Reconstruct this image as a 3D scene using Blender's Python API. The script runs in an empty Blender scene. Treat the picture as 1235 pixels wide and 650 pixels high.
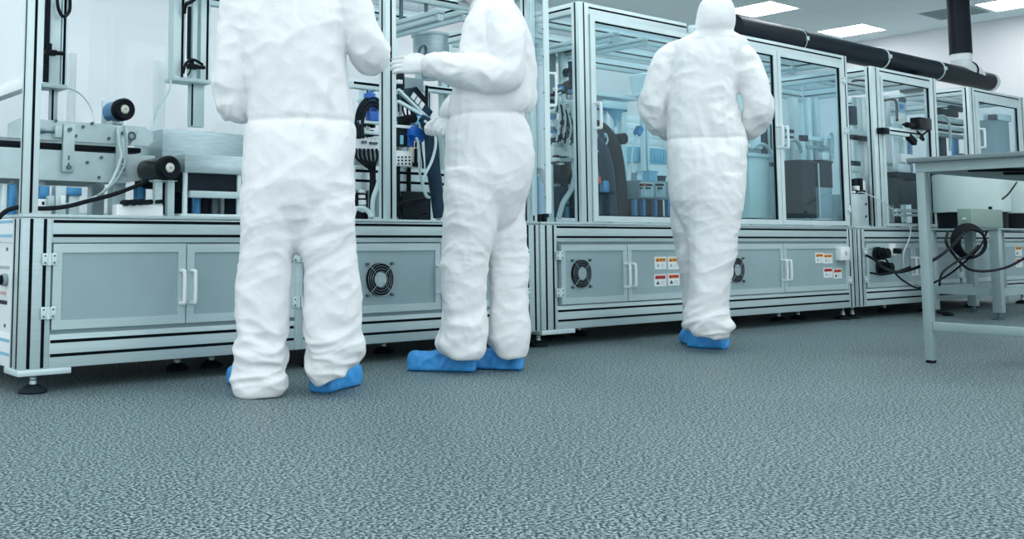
import bpy, bmesh, math, random
from mathutils import Vector, Matrix, noise
random.seed(7)
scene = bpy.context.scene
COL = scene.collection
PI = math.pi

# ------------------------------------------------------------------ camera
W, H_ = 1235, 650
FPX, CX, CY = 1226.6, 442.9, 179.8
EYE = 0.57
YAW, PITCH = math.radians(53.28), math.radians(5.112)
cF = Vector((math.cos(YAW)*math.cos(PITCH), math.sin(YAW)*math.cos(PITCH), math.sin(PITCH)))
cR = Vector((math.sin(YAW), -math.cos(YAW), 0))
cU = cR.cross(cF)
CAM = Vector((0, 0, EYE))
cam_d = bpy.data.cameras.new('camera')
cam = bpy.data.objects.new('camera', cam_d)
COL.objects.link(cam)
M = Matrix((cR, cU, -cF)).transposed().to_4x4()
M.translation = CAM
cam.matrix_world = M
cam_d.sensor_fit = 'HORIZONTAL'
cam_d.sensor_width = 36.0
cam_d.lens = FPX/W*36.0
cam_d.shift_x = (W/2-CX)/W
cam_d.shift_y = -(H_/2-CY)/W
cam_d.clip_start = 0.05
scene.camera = cam

def ray(px, py):
    return cF + cR*((px-CX)/FPX) - cU*((py-CY)/FPX)
def at(px, py, Y):                       # a measured point on a plane parallel to the machine front
    d = ray(px, py)
    return CAM + d*(Y/d.y)
def onz(px, py, z=0.0):
    d = ray(px, py)
    return CAM + d*((z-EYE)/d.z)

# ------------------------------------------------------------------ materials
def new_mat(name):
    m = bpy.data.materials.new(name)
    m.use_nodes = True
    nt = m.node_tree
    b = nt.nodes['Principled BSDF']
    return m, nt, b
def mat(name, col, rough=0.5, metal=0.0, var=0.0, vscale=8.0, bump=0.0, bscale=60.0, spec=None, stretch=None, emis=None, estr=0.0):
    m, nt, b = new_mat(name)
    b.inputs['Base Color'].default_value = (*col, 1)
    b.inputs['Roughness'].default_value = rough
    b.inputs['Metallic'].default_value = metal
    if spec is not None: b.inputs['Specular IOR Level'].default_value = spec
    tc = nt.nodes.new('ShaderNodeTexCoord')
    src = tc.outputs['Object']
    if stretch:
        mp = nt.nodes.new('ShaderNodeMapping'); mp.inputs['Scale'].default_value = stretch
        nt.links.new(src, mp.inputs['Vector']); src = mp.outputs['Vector']
    if var:
        n = nt.nodes.new('ShaderNodeTexNoise'); n.inputs['Scale'].default_value = vscale; n.inputs['Detail'].default_value = 4
        nt.links.new(src, n.inputs['Vector'])
        r = nt.nodes.new('ShaderNodeValToRGB')
        r.color_ramp.elements[0].position = 0.3; r.color_ramp.elements[1].position = 0.7
        r.color_ramp.elements[0].color = (*[c*(1-var) for c in col], 1)
        r.color_ramp.elements[1].color = (*[min(1, c*(1+var)) for c in col], 1)
        nt.links.new(n.outputs['Fac'], r.inputs['Fac'])
        nt.links.new(r.outputs['Color'], b.inputs['Base Color'])
    if bump:
        n2 = nt.nodes.new('ShaderNodeTexNoise'); n2.inputs['Scale'].default_value = bscale; n2.inputs['Detail'].default_value = 5
        nt.links.new(src, n2.inputs['Vector'])
        bp = nt.nodes.new('ShaderNodeBump'); bp.inputs['Strength'].default_value = bump; bp.inputs['Distance'].default_value = 0.01
        nt.links.new(n2.outputs['Fac'], bp.inputs['Height']); nt.links.new(bp.outputs['Normal'], b.inputs['Normal'])
    if emis:
        b.inputs['Emission Color'].default_value = (*emis, 1); b.inputs['Emission Strength'].default_value = estr
    return m
def glass_mat(name, tint, haze, hazecol, refl=.022):
    m = bpy.data.materials.new(name); m.use_nodes = True
    nt = m.node_tree; nt.nodes.clear()
    out = nt.nodes.new('ShaderNodeOutputMaterial')
    tr = nt.nodes.new('ShaderNodeBsdfTransparent'); tr.inputs['Color'].default_value = (*tint, 1)
    gl = nt.nodes.new('ShaderNodeBsdfGlossy'); gl.inputs['Roughness'].default_value = 0.03
    gl.inputs['Color'].default_value = (.9, .97, 1, 1)
    lw = nt.nodes.new('ShaderNodeLayerWeight'); lw.inputs['Blend'].default_value = .5
    pw = nt.nodes.new('ShaderNodeMath'); pw.operation = 'POWER'; pw.inputs[1].default_value = 5
    nt.links.new(lw.outputs['Facing'], pw.inputs[0])
    fr = nt.nodes.new('ShaderNodeMath'); fr.operation = 'MULTIPLY_ADD'; fr.inputs[1].default_value = .9; fr.inputs[2].default_value = refl
    nt.links.new(pw.outputs[0], fr.inputs[0])
    df = nt.nodes.new('ShaderNodeBsdfDiffuse'); df.inputs['Color'].default_value = (*hazecol, 1)
    mx1 = nt.nodes.new('ShaderNodeMixShader'); mx1.inputs['Fac'].default_value = haze
    nt.links.new(tr.outputs[0], mx1.inputs[1]); nt.links.new(df.outputs[0], mx1.inputs[2])
    mx2 = nt.nodes.new('ShaderNodeMixShader')
    nt.links.new(fr.outputs[0], mx2.inputs['Fac'])
    nt.links.new(mx1.outputs[0], mx2.inputs[1]); nt.links.new(gl.outputs[0], mx2.inputs[2])
    nt.links.new(mx2.outputs[0], out.inputs['Surface'])
    return m

ALU   = mat('anodised_aluminium', (.47, .59, .61), .42, .25, .05, 6, .02, 90, stretch=(1, 6, 30))
ALU2  = mat('bright_aluminium', (.62, .74, .76), .38, .25, .04, 6)
SLOT  = mat('black_slot_insert', (.002, .005, .008), .7, spec=.08)
PANEL = mat('grey_blue_panel', (.30, .41, .44), .5, .1, .05, 5, .03, 200)
PANELW= mat('white_panel', (.74, .80, .82), .45)
STEEL = mat('brushed_stainless', (.42, .53, .56), .33, .6, .12, 7, .04, 60, stretch=(2, 2, 18))
STEELD= mat('dark_stainless', (.10, .15, .18), .38, .5, .2, 7)
PLATE = mat('milled_plate', (.46, .57, .59), .4, .3, .10, 9, .03, 40)
BLACK = mat('black_plastic', (.004, .007, .011), .55, 0, .2, 10, spec=.14)
BLACKG= mat('black_gloss', (.004, .008, .012), .28, spec=.25)
DARK  = mat('dark_grey_plastic', (.008, .014, .021), .55, 0, .2, 8, spec=.14)
NAVY  = mat('dark_blue_sleeve', (.010, .030, .055), .6, 0, .3, 14, .3, 30, spec=.2)
BLUE  = mat('blue_plastic', (.015, .13, .55), .35)
BLUEM = mat('blue_metal', (.05, .22, .42), .3, .5, .1, 10)
PBLUE = mat('pale_blue_plastic', (.22, .50, .66), .4)
WHITE = mat('white_plastic', (.80, .85, .86), .4)
CREAM = mat('cream_plastic', (.70, .72, .62), .45)
GREY  = mat('grey_plastic', (.25, .33, .36), .5)
GREEN = mat('grey_green_box', (.20, .29, .26), .5)
DRUM  = mat('drum_enamel', (.44, .555, .545), .4, 0, .03, 6)
TABLE = mat('table_paint', (.29, .39, .40), .45, .1, .06, 6)
HOSE  = mat('clear_hose', (.50, .62, .64), .35)
SCREW = mat('screw_steel', (.10, .15, .18), .35, .6)
RED   = mat('red_label', (.62, .03, .02), .5)
ORANGE= mat('orange_label', (.85, .33, .02), .5)
ORED  = mat('orange_red_label', (.85, .10, .015), .5)
INK   = mat('label_ink', (.02, .02, .025), .6)
PAPER = mat('label_paper', (.75, .82, .83), .5)
SOFT  = mat('grey_print', (.38, .44, .46), .6)
PINK  = mat('faded_red_print', (.62, .34, .34), .6)
DUCT  = mat('black_duct', (.004, .009, .016), .42, 0, .25, 5, .05, 12, spec=.18)
SUIT  = mat('white_coverall_fabric', (.80, .805, .815), .75, 0, .012, 9, .16, 45)
SKIN  = mat('skin', (.55, .36, .28), .5, 0, .05, 20)
GLOVE = mat('white_glove_rubber', (.74, .76, .77), .5, 0, .02, 20, .05, 120)
MASK  = mat('white_face_mask', (.80, .85, .86), .7, 0, .02, 20)
SHOE  = mat('blue_shoe_cover', (.038, .30, .70), .5, 0, .12, 22, .3, 50)
GLASS = glass_mat('clear_pane', (.965, .99, .995), .02, (.80, .90, .92))
GLASSB= glass_mat('pale_blue_pane', (.87, .96, .985), .012, (.72, .90, .95), .018)
FROST = glass_mat('frosted_pane', (.9, .95, .97), .60, (.93, .95, .97))
ACRYL = glass_mat('acrylic_pane', (.90, .96, .97), .06, (.82, .9, .92))
WALLM = mat('painted_wall', (.80, .80, .825), .7, 0, .02, 1.5)
LAMP  = mat('lamp_diffuser', (.9, .9, .9), .5, emis=(.93, .98, 1.0), estr=11.0)
LED   = mat('led_bar', (.72, .86, .90), .4)

def floor_mat():
    m, nt, b = new_mat('speckled_vinyl')
    tc = nt.nodes.new('ShaderNodeTexCoord')
    n = nt.nodes.new('ShaderNodeTexNoise'); n.inputs['Scale'].default_value = 120; n.inputs['Detail'].default_value = 3; n.inputs['Roughness'].default_value = .6
    nt.links.new(tc.outputs['Object'], n.inputs['Vector'])
    r = nt.nodes.new('ShaderNodeValToRGB')
    e = r.color_ramp.elements
    e[0].position = .44; e[0].color = (.008, .023, .037, 1)
    e[1].position = .57; e[1].color = (.325, .425, .43, 1)
    x = e.new(.50); x.color = (.092, .142, .160, 1)
    nt.links.new(n.outputs['Fac'], r.inputs['Fac'])
    n2 = nt.nodes.new('ShaderNodeTexNoise'); n2.inputs['Scale'].default_value = 1.3; n2.inputs['Detail'].default_value = 3
    nt.links.new(tc.outputs['Object'], n2.inputs['Vector'])
    mx = nt.nodes.new('ShaderNodeMix'); mx.data_type = 'RGBA'; mx.blend_type = 'MULTIPLY'
    r2 = nt.nodes.new('ShaderNodeValToRGB'); r2.color_ramp.elements[0].color = (.9, .9, .9, 1); r2.color_ramp.elements[0].position = .3; r2.color_ramp.elements[1].position = .7
    nt.links.new(n2.outputs['Fac'], r2.inputs['Fac'])
    mx.inputs['Factor'].default_value = 1
    nt.links.new(r.outputs['Color'], mx.inputs[6]); nt.links.new(r2.outputs['Color'], mx.inputs[7])
    nt.links.new(mx.outputs[2], b.inputs['Base Color'])
    b.inputs['Roughness'].default_value = .5
    b.inputs['Specular IOR Level'].default_value = .14
    bp = nt.nodes.new('ShaderNodeBump'); bp.inputs['Strength'].default_value = .04; bp.inputs['Distance'].default_value = .002
    nt.links.new(n.outputs['Fac'], bp.inputs['Height']); nt.links.new(bp.outputs['Normal'], b.inputs['Normal'])
    return m
def ceil_mat():
    m, nt, b = new_mat('ceiling_tiles')
    tc = nt.nodes.new('ShaderNodeTexCoord')
    br = nt.nodes.new('ShaderNodeTexBrick'); br.offset = 0; br.squash = 1
    br.inputs['Scale'].default_value = 1; br.inputs['Brick Width'].default_value = .615; br.inputs['Row Height'].default_value = .615
    br.inputs['Mortar Size'].default_value = .006
    br.inputs['Color1'].default_value = (.76, .89, .90, 1); br.inputs['Color2'].default_value = (.78, .91, .92, 1); br.inputs['Mortar'].default_value = (.68, .80, .81, 1)
    nt.links.new(tc.outputs['Object'], br.inputs['Vector']); nt.links.new(br.outputs['Color'], b.inputs['Base Color'])
    b.inputs['Roughness'].default_value = .8
    return m

# ------------------------------------------------------------------ mesh builder
class MB:
    def __init__(s): s.v = []; s.f = []; s.m = []
    def add(s, vs, fs, m=0):
        o = len(s.v); s.v += [tuple(v) for v in vs]
        for f in fs: s.f.append([o+i for i in f]); s.m.append(m)
        return s
    def box(s, lo, hi, m=0, bev=0.0):
        lo, hi2 = [min(a, b) for a, b in zip(lo, hi)], [max(a, b) for a, b in zip(lo, hi)]
        x0, y0, z0 = lo; x1, y1, z1 = hi2
        if bev and min(x1-x0, y1-y0, z1-z0) > 2.2*bev:
            bm = bmesh.new()
            bmesh.ops.create_cube(bm, size=1)
            for v in bm.verts: v.co = Vector(((x0+x1)/2+v.co.x*(x1-x0), (y0+y1)/2+v.co.y*(y1-y0), (z0+z1)/2+v.co.z*(z1-z0)))
            bmesh.ops.bevel(bm, geom=bm.edges[:], offset=bev, segments=2, affect='EDGES', profile=.5)
            bm.verts.index_update()
            s.add([v.co for v in bm.verts], [[v.index for v in f.verts] for f in bm.faces], m); bm.free()
            return s
        vs = [(x0, y0, z0), (x1, y0, z0), (x1, y1, z0), (x0, y1, z0), (x0, y0, z1), (x1, y0, z1), (x1, y1, z1), (x0, y1, z1)]
        return s.add(vs, [(0, 3, 2, 1), (4, 5, 6, 7), (0, 1, 5, 4), (1, 2, 6, 5), (2, 3, 7, 6), (3, 0, 4, 7)], m)
    def prism(s, pts, d, m=0):                 # pts: 3-D outline, d: extrusion vector
        n = len(pts); d = Vector(d); a = [Vector(p) for p in pts]; b = [p+d for p in a]
        fs = [list(range(n))[::-1], list(range(n, 2*n))]
        for i in range(n): fs.append([i, (i+1) % n, n+(i+1) % n, n+i])
        return s.add(a+b, fs, m)
    def cyl(s, p0, p1, r0, m=0, r1=None, seg=20, caps=True):
        p0, p1 = Vector(p0), Vector(p1); r1 = r0 if r1 is None else r1
        t = (p1-p0).normalized(); a = t.orthogonal().normalized(); b = t.cross(a)
        vs = []
        for p, r in ((p0, r0), (p1, r1)):
            for i in range(seg):
                c, q = math.cos(2*PI*i/seg), math.sin(2*PI*i/seg); vs.append(p+a*(r*c)+b*(r*q))
        fs = [[i, (i+1) % seg, seg+(i+1) % seg, seg+i] for i in range(seg)]
        if caps: fs += [list(range(seg))[::-1], list(range(seg, 2*seg))]
        return s.add(vs, fs, m)
    def tube(s, pts, r, m=0, seg=10, smooth=True, radii=None):
        pts = [Vector(p) for p in pts]
        if smooth and len(pts) > 2: pts, radii = spline(pts, radii)
        n = len(pts)
        t0 = (pts[1]-pts[0]).normalized(); a = t0.orthogonal().normalized()
        vs = []; 
        for i, p in enumerate(pts):
            t = (pts[min(i+1, n-1)]-pts[max(i-1, 0)]).normalized()
            a = (a - t*a.dot(t)); a = a.normalized() if a.length > 1e-6 else t.orthogonal().normalized()
            b = t.cross(a); rr = radii[i] if radii else r
            for k in range(seg):
                vs.append(p+a*(rr*math.cos(2*PI*k/seg))+b*(rr*math.sin(2*PI*k/seg)))
        fs = [[i*seg+k, i*seg+(k+1) % seg, (i+1)*seg+(k+1) % seg, (i+1)*seg+k] for i in range(n-1) for k in range(seg)]
        fs += [list(range(seg))[::-1], list(range((n-1)*seg, n*seg))]
        return s.add(vs, fs, m)
    def lathe(s, c, prof, m=0, seg=28, axis='z', ms=None):    # prof: (r, h)
        c = Vector(c); vs = []
        for r, h in prof:
            for k in range(seg):
                x, y = r*math.cos(2*PI*k/seg), r*math.sin(2*PI*k/seg)
                vs.append(c+(Vector((x, y, h)) if axis == 'z' else Vector((x, h, y)) if axis == 'y' else Vector((h, x, y))))
        n = len(prof)
        for i in range(n-1):
            o = len(s.v) if i == 0 else o
            mm = ms[i] if ms else m
            if i == 0: s.v += [tuple(v) for v in vs]
            for k in range(seg):
                s.f.append([o+i*seg+k, o+i*seg+(k+1) % seg, o+(i+1)*seg+(k+1) % seg, o+(i+1)*seg+k]); s.m.append(mm)
        s.f.append([o+k for k in range(seg)][::-1]); s.m.append(ms[0] if ms else m)
        s.f.append([o+(n-1)*seg+k for k in range(seg)]); s.m.append(ms[-1] if ms else m)
        return s
    def torus(s, c, R, r, m=0, axis='y', seg=28, ss=8):
        c = Vector(c); pts = []
        for k in range(seg):
            a = 2*PI*k/seg
            for j in range(ss):
                b = 2*PI*j/ss; x = (R+r*math.cos(b))*math.cos(a); y = (R+r*math.cos(b))*math.sin(a); h = r*math.sin(b)
                pts.append(c+(Vector((x, h, y)) if axis == 'y' else Vector((x, y, h)) if axis == 'z' else Vector((h, x, y))))
        fs = [[k*ss+j, ((k+1) % seg)*ss+j, ((k+1) % seg)*ss+(j+1) % ss, k*ss+(j+1) % ss] for k in range(seg) for j in range(ss)]
        return s.add(pts, fs, m)
    def ext(s, lo, hi, faces, m=0, ms=1, sw=.0105):   # aluminium profile with slot inserts; faces: {'-y': [positions]}
        s.box(lo, hi, m, .0025)
        d = [hi[i]-lo[i] for i in range(3)]; ax = d.index(max(d))
        for f, ps in faces.items():
            na = 'xyz'.index(f[1]); cr = [i for i in range(3) if i not in (ax, na)][0]
            for p in ps:
                a = list(lo); b = list(hi)
                a[cr] = p-sw/2; b[cr] = p+sw/2
                a[ax] += .004; b[ax] -= .004
                if f[0] == '-': a[na] = lo[na]-.0012; b[na] = lo[na]+.002
                else: a[na] = hi[na]-.002; b[na] = hi[na]+.0012
                s.box(a, b, ms)
        return s
    def build(s, name, mats, parent=None, smooth=35):
        me = bpy.data.meshes.new(name)
        off = Vector((0, 0, 0)) 
        if parent is not None: off = Vector(parent['_o'])
        me.from_pydata([tuple(Vector(v)-off) for v in s.v], [], s.f)
        ml = mats if isinstance(mats, (list, tuple)) else [mats]
        for q in ml: me.materials.append(q)
        if len(ml) > 1: me.polygons.foreach_set('material_index', s.m)
        bm = bmesh.new(); bm.from_mesh(me); bmesh.ops.recalc_face_normals(bm, faces=bm.faces); bm.to_mesh(me); bm.free()
        if smooth:
            me.shade_smooth(); me.set_sharp_from_angle(angle=math.radians(smooth))
        me.update()
        o = bpy.data.objects.new(name, me); COL.objects.link(o)
        if parent is not None:
            o.parent = parent; o['_o'] = parent['_o']
        else:
            o['_o'] = (0, 0, 0)
        return o
def spline(pts, radii=None, sub=8):
    out = []; rr = []
    n = len(pts)
    for i in range(n-1):
        p0, p1, p2, p3 = pts[max(i-1, 0)], pts[i], pts[i+1], pts[min(i+2, n-1)]
        for k in range(sub):
            t = k/sub
            out.append(.5*((2*p1)+(p2-p0)*t+(2*p0-5*p1+4*p2-p3)*t*t+(3*p1-p0-3*p2+p3)*t**3))
            if radii: rr.append(radii[i]*(1-t)+radii[i+1]*t)
    out.append(pts[-1])
    if radii: rr.append(radii[-1])
    return out, (rr if radii else None)

LABELS = {}
def tag(o, label, cat, group=None, kind=None):
    o['label'] = label; o['category'] = cat
    if group: o['group'] = group
    if kind: o['kind'] = kind
    return o
def thing(name, loc, label, cat, group=None):
    o = bpy.data.objects.new(name, None); COL.objects.link(o)
    o.empty_display_size = .05
    o.location = loc; o['_o'] = tuple(loc)
    return tag(o, label, cat, group)
def solo(mb, name, mats, label, cat, group=None, smooth=35):
    # one-mesh thing whose origin is its base
    v = mb.v; x = (min(p[0] for p in v)+max(p[0] for p in v))/2; y = (min(p[1] for p in v)+max(p[1] for p in v))/2; z = min(p[2] for p in v)
    mb.v = [(p[0]-x, p[1]-y, p[2]-z) for p in v]
    o = mb.build(name, mats, None, smooth); o.location = (x, y, z)
    return tag(o, label, cat, group)
def struct(mb, name, mats):
    o = mb.build(name, mats); o['kind'] = 'structure'; return o
def vadd(a, b): return tuple(x+y for x, y in zip(a, b))

FY = 3.826          # the machine's front plane
TT = .668           # top of the machine base
# ------------------------------------------------------------------ room
CZ = 3.2
XR = 13.23
YB = 7.8
floor = struct(MB().box((-5, -4, -.06), (XR+.2, YB+.2, 0)), 'floor', floor_mat())
ceil = struct(MB().box((-.6, -.3, CZ), (XR+.2, YB+.2, CZ+.08)), 'ceiling', ceil_mat())
struct(MB().box((-5, YB, 0), (XR+.2, YB+.15, CZ)), 'wall_back', WALLM)
struct(MB().box((XR, -4, 0), (XR+.15, YB, CZ)), 'wall_right', WALLM)

# ceiling panel lights
def ceiling_light(cx, cy, label, w=.575):
    t = thing('ceiling_light', (cx, cy, CZ), label, 'ceiling light', 'square panel lights in the ceiling')
    h = w/2
    f = MB()
    for a, b in (((-h-.012, -h-.012), (h+.012, -h)), ((-h-.012, h), (h+.012, h+.012)), ((-h-.012, -h), (-h, h)), ((h, -h), (h+.012, h))):
        f.box((cx+a[0], cy+a[1], CZ-.012), (cx+b[0], cy+b[1], CZ+.002))
    f.build('frame', WHITE, t)
    MB().box((cx-h, cy-h, CZ-.008), (cx+h, cy+h, CZ+.001)).build('diffuser', LAMP, t)
ceiling_light(10.43, 6.46, 'square white ceiling panel light just right of the hooded head')
ceiling_light(12.41, 6.46, 'square white ceiling panel light above the middle of the black duct')
ceiling_light(12.41, 4.61, 'square white ceiling panel light right of the vertical black duct')
k = 0
WORDS = ['first', 'second', 'third', 'fourth', 'fifth']
for j, yy in enumerate((6.46, 4.61, 2.76, .91)):
    for i, xx in enumerate((8.45, 6.47, 4.49, 2.51, .53)):
        ceiling_light(xx, yy, 'ceiling panel light outside the view, %s from the far wall, %s row from the back' % (WORDS[i], WORDS[j]))
t = thing('ceiling_vent', (12.4, 5.24, CZ), 'grey square air vent in the ceiling beside the vertical duct', 'vent')
MB().box((12.12, 4.97, CZ-.006), (12.68, 5.51, CZ)).build('frame', mat('vent_grey', (.30, .41, .42), .6), t)
m_ = MB()
for i in range(9): m_.box((12.16+i*.058, 5.0, CZ-.012), (12.185+i*.058, 5.48, CZ-.005))
m_.build('louver', mat('vent_louver', (.27, .38, .39), .6), t)

# ------------------------------------------------------------------ machine bases
def handle_d(x, z0, z1, y, parent, r=.008, d=.036, label=None):
    m = MB().tube([(x, y+.004, z0), (x, y-d*.75, z0+.002), (x, y-d, z0+.014), (x, y-d, z1-.014), (x, y-d*.75, z1-.002), (x, y+.004, z1)], r, seg=8)
    return m.build('handle', WHITE, parent)
def hinge(x, z, y, parent, w=.056, h=.046):
    m = MB()
    m.box((x-w/2, y-.006, z-h/2), (x-.006, y, z+h/2), 0, .002).box((x+.006, y-.006, z-h/2), (x+w/2, y, z+h/2), 0, .002)
    m.cyl((x, y-.006, z-h/2), (x, y-.006, z+h/2), .0075, 0, seg=12)
    for sx in (-1, 1):
        for sz in (-1, 1): m.cyl((x+sx*.018, y-.0085, z+sz*.013), (x+sx*.018, y-.004, z+sz*.013), .004, 1, seg=8)
    return m.build('hinge', [ALU2, SCREW], parent)
def fan_guard(x, z, y, parent, R=.077):
    f = MB()
    f.cyl((x, y-.012, z), (x, y+.002, z), R, 0, seg=32)
    f.cyl((x, y-.014, z), (x, y-.011, z), R*.45, 1, seg=24)
    o = f.build('fan', [BLACK, STEEL], parent)
    g = MB()
    for rr in (.50, .66, .82, .98): g.torus((x, y-.018, z), R*rr, .0007, seg=32, ss=6)
    for a in (45, 135, 225, 315):
        c, q = math.cos(math.radians(a)), math.sin(math.radians(a))
        g.tube([(x+c*R*.30, y-.020, z+q*R*.30), (x+c*R*1.30, y-.016, z+q*R*1.30)], .0013, seg=6, smooth=False)
        g.cyl((x+c*R*1.33, y-.016, z+q*R*1.33), (x+c*R*1.33, y+.001, z+q*R*1.33), .0075, 1, seg=10)
    g.build('fan_guard', [STEEL, SCREW], o)
def warn(x0, z0, x1, z1, y, parent, col, pict):
    w, h = x1-x0, z1-z0
    m = MB().box((x0, y-.0012, z0), (x1, y+.001, z1), 0)
    e = .0016
    m.box((x0+w*.08, y-e, z1-h*.40), (x1-w*.06, y, z1-h*.10), 1)
    # header pictogram (triangle) and word bar
    m.prism([(x0+w*.13, y-e-.0004, z1-h*.36), (x0+w*.35, y-e-.0004, z1-h*.36), (x0+w*.24, y-e-.0004, z1-h*.15)], (0, .0006, 0), 2)
    for i in range(4): m.box((x0+w*(.42+.125*i), y-e-.0004, z1-h*.32), (x0+w*(.42+.125*i+.085), y-e, z1-h*.19), 2)
    if pict:
        m.prism([(x0+w*.14, y-e, z0+h*.16), (x0+w*.44, y-e, z0+h*.16), (x0+w*.29, y-e, z0+h*.46)], (0, .0006, 0), 2)
    else:
        m.cyl((x0+w*.28, y-e, z0+h*.3), (x0+w*.28, y, z0+h*.3), w*.10, 3, seg=12)
    for i in range(3): m.box((x0+w*.52, y-e, z0+h*(.16+.11*i)), (x0+w*(.9-.06*(i % 2)), y, z0+h*(.19+.11*i)), 3)
    return m.build('warning_label', [PAPER, col, INK, SOFT], parent)
def level_foot(x, y, parent, z1=.09):
    m = MB().lathe((x, y, 0), [(.052, 0), (.054, .006), (.050, .014), (.030, .026), (.014, .032)], 0, seg=24)
    m.cyl((x, y, .03), (x, y, .045), .013, 1, seg=6).cyl((x, y, .045), (x, y, z1), .009, 2, seg=10).cyl((x, y, .050), (x, y, .056), .012, 1, seg=6)
    return m.build('leveling_foot', [DARK, ALU2, SCREW], parent)
def base_door(x0, x1, z0, z1, parent, hinge_at, handle_at, fan=None):
    y = FY-.004; b = .034
    f = MB()
    # mitred frame: four trapezoid prisms
    for q in (((x0, z0), (x1, z0), (x1-b, z0+b), (x0+b, z0+b)), ((x0, z1), (x0+b, z1-b), (x1-b, z1-b), (x1, z1)),
              ((x0, z0), (x0+b, z0+b), (x0+b, z1-b), (x0, z1)), ((x1, z0), (x1, z1), (x1-b, z1-b), (x1-b, z0+b))):
        f.prism([(p[0], y, p[1]) for p in q], (0, .022, 0))
    d = f.build('door', ALU, parent)
    MB().box((x0+b-.002, y+.006, z0+b-.002), (x1-b+.002, y+.016, z1-b+.002)).build('door_panel', PANEL, d)
    if hinge_at is not None:
        for z in (z0+.20*(z1-z0), z0+.82*(z1-z0)): hinge(hinge_at, z, y, d)
    if handle_at is not None: handle_d(handle_at, z0+.25*(z1-z0), z0+.66*(z1-z0), y, d)
    if fan: fan_guard(fan[0], fan[1], y+.006, d)
    return d
def base_module(name, x0, x1, label, posts, doors, group='aluminium machine base cabinets', depth=1.25, feet=(), left_panel=None, ztop=.56, zbot=.215):
    Y1 = FY+depth
    t = thing(name, ((x0+x1)/2, (FY+Y1)/2, 0), label, 'machine cabinet', group)
    for a, b, st in posts:
        f = {'-y': st}
        if a == x0: f['-x'] = [FY+.03, FY+.085]
        MB().ext((a, FY, .089), (b, FY+.11, .654), f, sw=.0125).build('post', [ALU, SLOT], t)
    segs = [(posts[i][1], posts[i+1][0]) for i in range(len(posts)-1)]
    for a, b in segs:
        MB().ext((a, FY+.001, ztop), (b, FY+.10, .654), {'-y': [.641, .587]}, sw=.0118).build('top_rail', [ALU, SLOT], t)
        MB().ext((a, FY+.001, .089), (b, FY+.10, zbot), {'-y': [.188, .136]}, sw=.0118).build('bottom_rail', [ALU, SLOT], t)
        MB().box((a, FY+.024, zbot-.01), (b, FY+.05, ztop+.01)).build('inner_panel', PANEL, t)
    # table plate and the box behind
    MB().box((x0, FY-.003, .655), (x1, Y1, TT), 0, .002).build('table_plate', PLATE, t)
    MB().box((x0+.02, Y1-.03, .09), (x1-.02, Y1, .655)).box((x1-.03, FY+.11, .09), (x1-.004, Y1-.03, .655)).box((x0+.03, FY+.11, .09), (x1-.03, Y1-.03, .11)).build('housing', PANEL, t)
    if left_panel is None:
        MB().box((x0+.004, FY+.11, .09), (x0+.03, Y1-.03, .655)).build('side_panel', PANEL, t)
    for x, y in feet: level_foot(x, y, t)
    for d in doors: d(t)
    return t

def doors_1(t):
    base_door(1.366, 1.920, .232, .556, t, 1.350, 1.898)
    base_door(1.925, 2.452, .232, .554, t, 2.468, 1.947)
    base_door(2.500, 3.302, .232, .554, t, 2.486, 3.278, fan=(2.925, .386))
    base_door(3.307, 3.880, .232, .554, t, 3.893, 3.332)
def side_1(t):
    x = 1.247
    MB().ext((x+.001, FY+.112, .56), (x+.09, 5.07, .654), {'-x': [.641, .587]}, sw=.0118).build('side_rail', [PANELW, PBLUE], t)
    MB().ext((x+.001, FY+.112, .089), (x+.09, 5.07, .215), {'-x': [.188, .136]}, sw=.0118).build('side_rail', [PANELW, PBLUE], t)
    p = MB().box((x+.006, FY+.112, .215), (x+.03, 5.05, .56)).build('side_panel', PANELW, t)
    MB().cyl((x+.004, FY+.19, .417), (x-.012, FY+.19, .417), .024, 0, seg=18).cyl((x-.01, FY+.19, .417), (x-.10, FY+.20, .412), .019, 1, seg=16).build('power_plug', [GREY, BLACK], p)
    m = MB().box((x+.003, FY+.17, .352), (x+.007, FY+.30, .378), 0)
    for i in range(5): m.box((x+.002, FY+.178+i*.022, .358), (x+.006, FY+.192+i*.022, .371), 1)
    m.build('printed_label', [PAPER, PINK], p)
    m = MB()
    for i, w in enumerate((.012, .008, .014, .010, .012, .007, .013)): m.box((x+.003, FY+.175+i*.018, .322), (x+.007, FY+.175+i*.018+w, .337))
    m.build('lettering', INK, p)
    m = MB()
    for i in range(6): m.box((x+.003, FY+.16+i*.03, .458), (x+.007, FY+.178+i*.03, .470))
    m.build('lettering', SOFT, p)
    for z in (.535, .242): MB().cyl((x+.007, FY+.19, z), (x+.002, FY+.19, z), .007, seg=10).build('screw', SCREW, p)
    MB().box((x-.004, FY-.004, .066), (x+.20, FY+.16, .089), 0, .003).build('foot_bracket', ALU2, t)
b1 = base_module('machine_cabinet', 1.247, 3.998, 'long aluminium machine base behind the two people, with white end panel', 
    [(1.247, 1.360, [1.281, 1.333]), (2.455, 2.498, []), (3.885, 3.998, [3.914, 3.967])], [doors_1, side_1], 'aluminium machine base cabinets', left_panel=1,
    feet=[(1.315, 3.862), (2.05, 4.15), (2.22, 4.15), (2.60, 3.90), (3.2, 4.15), (3.9, 3.90), (1.32, 4.98), (2.6, 4.98), (3.9, 4.98)])
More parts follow.
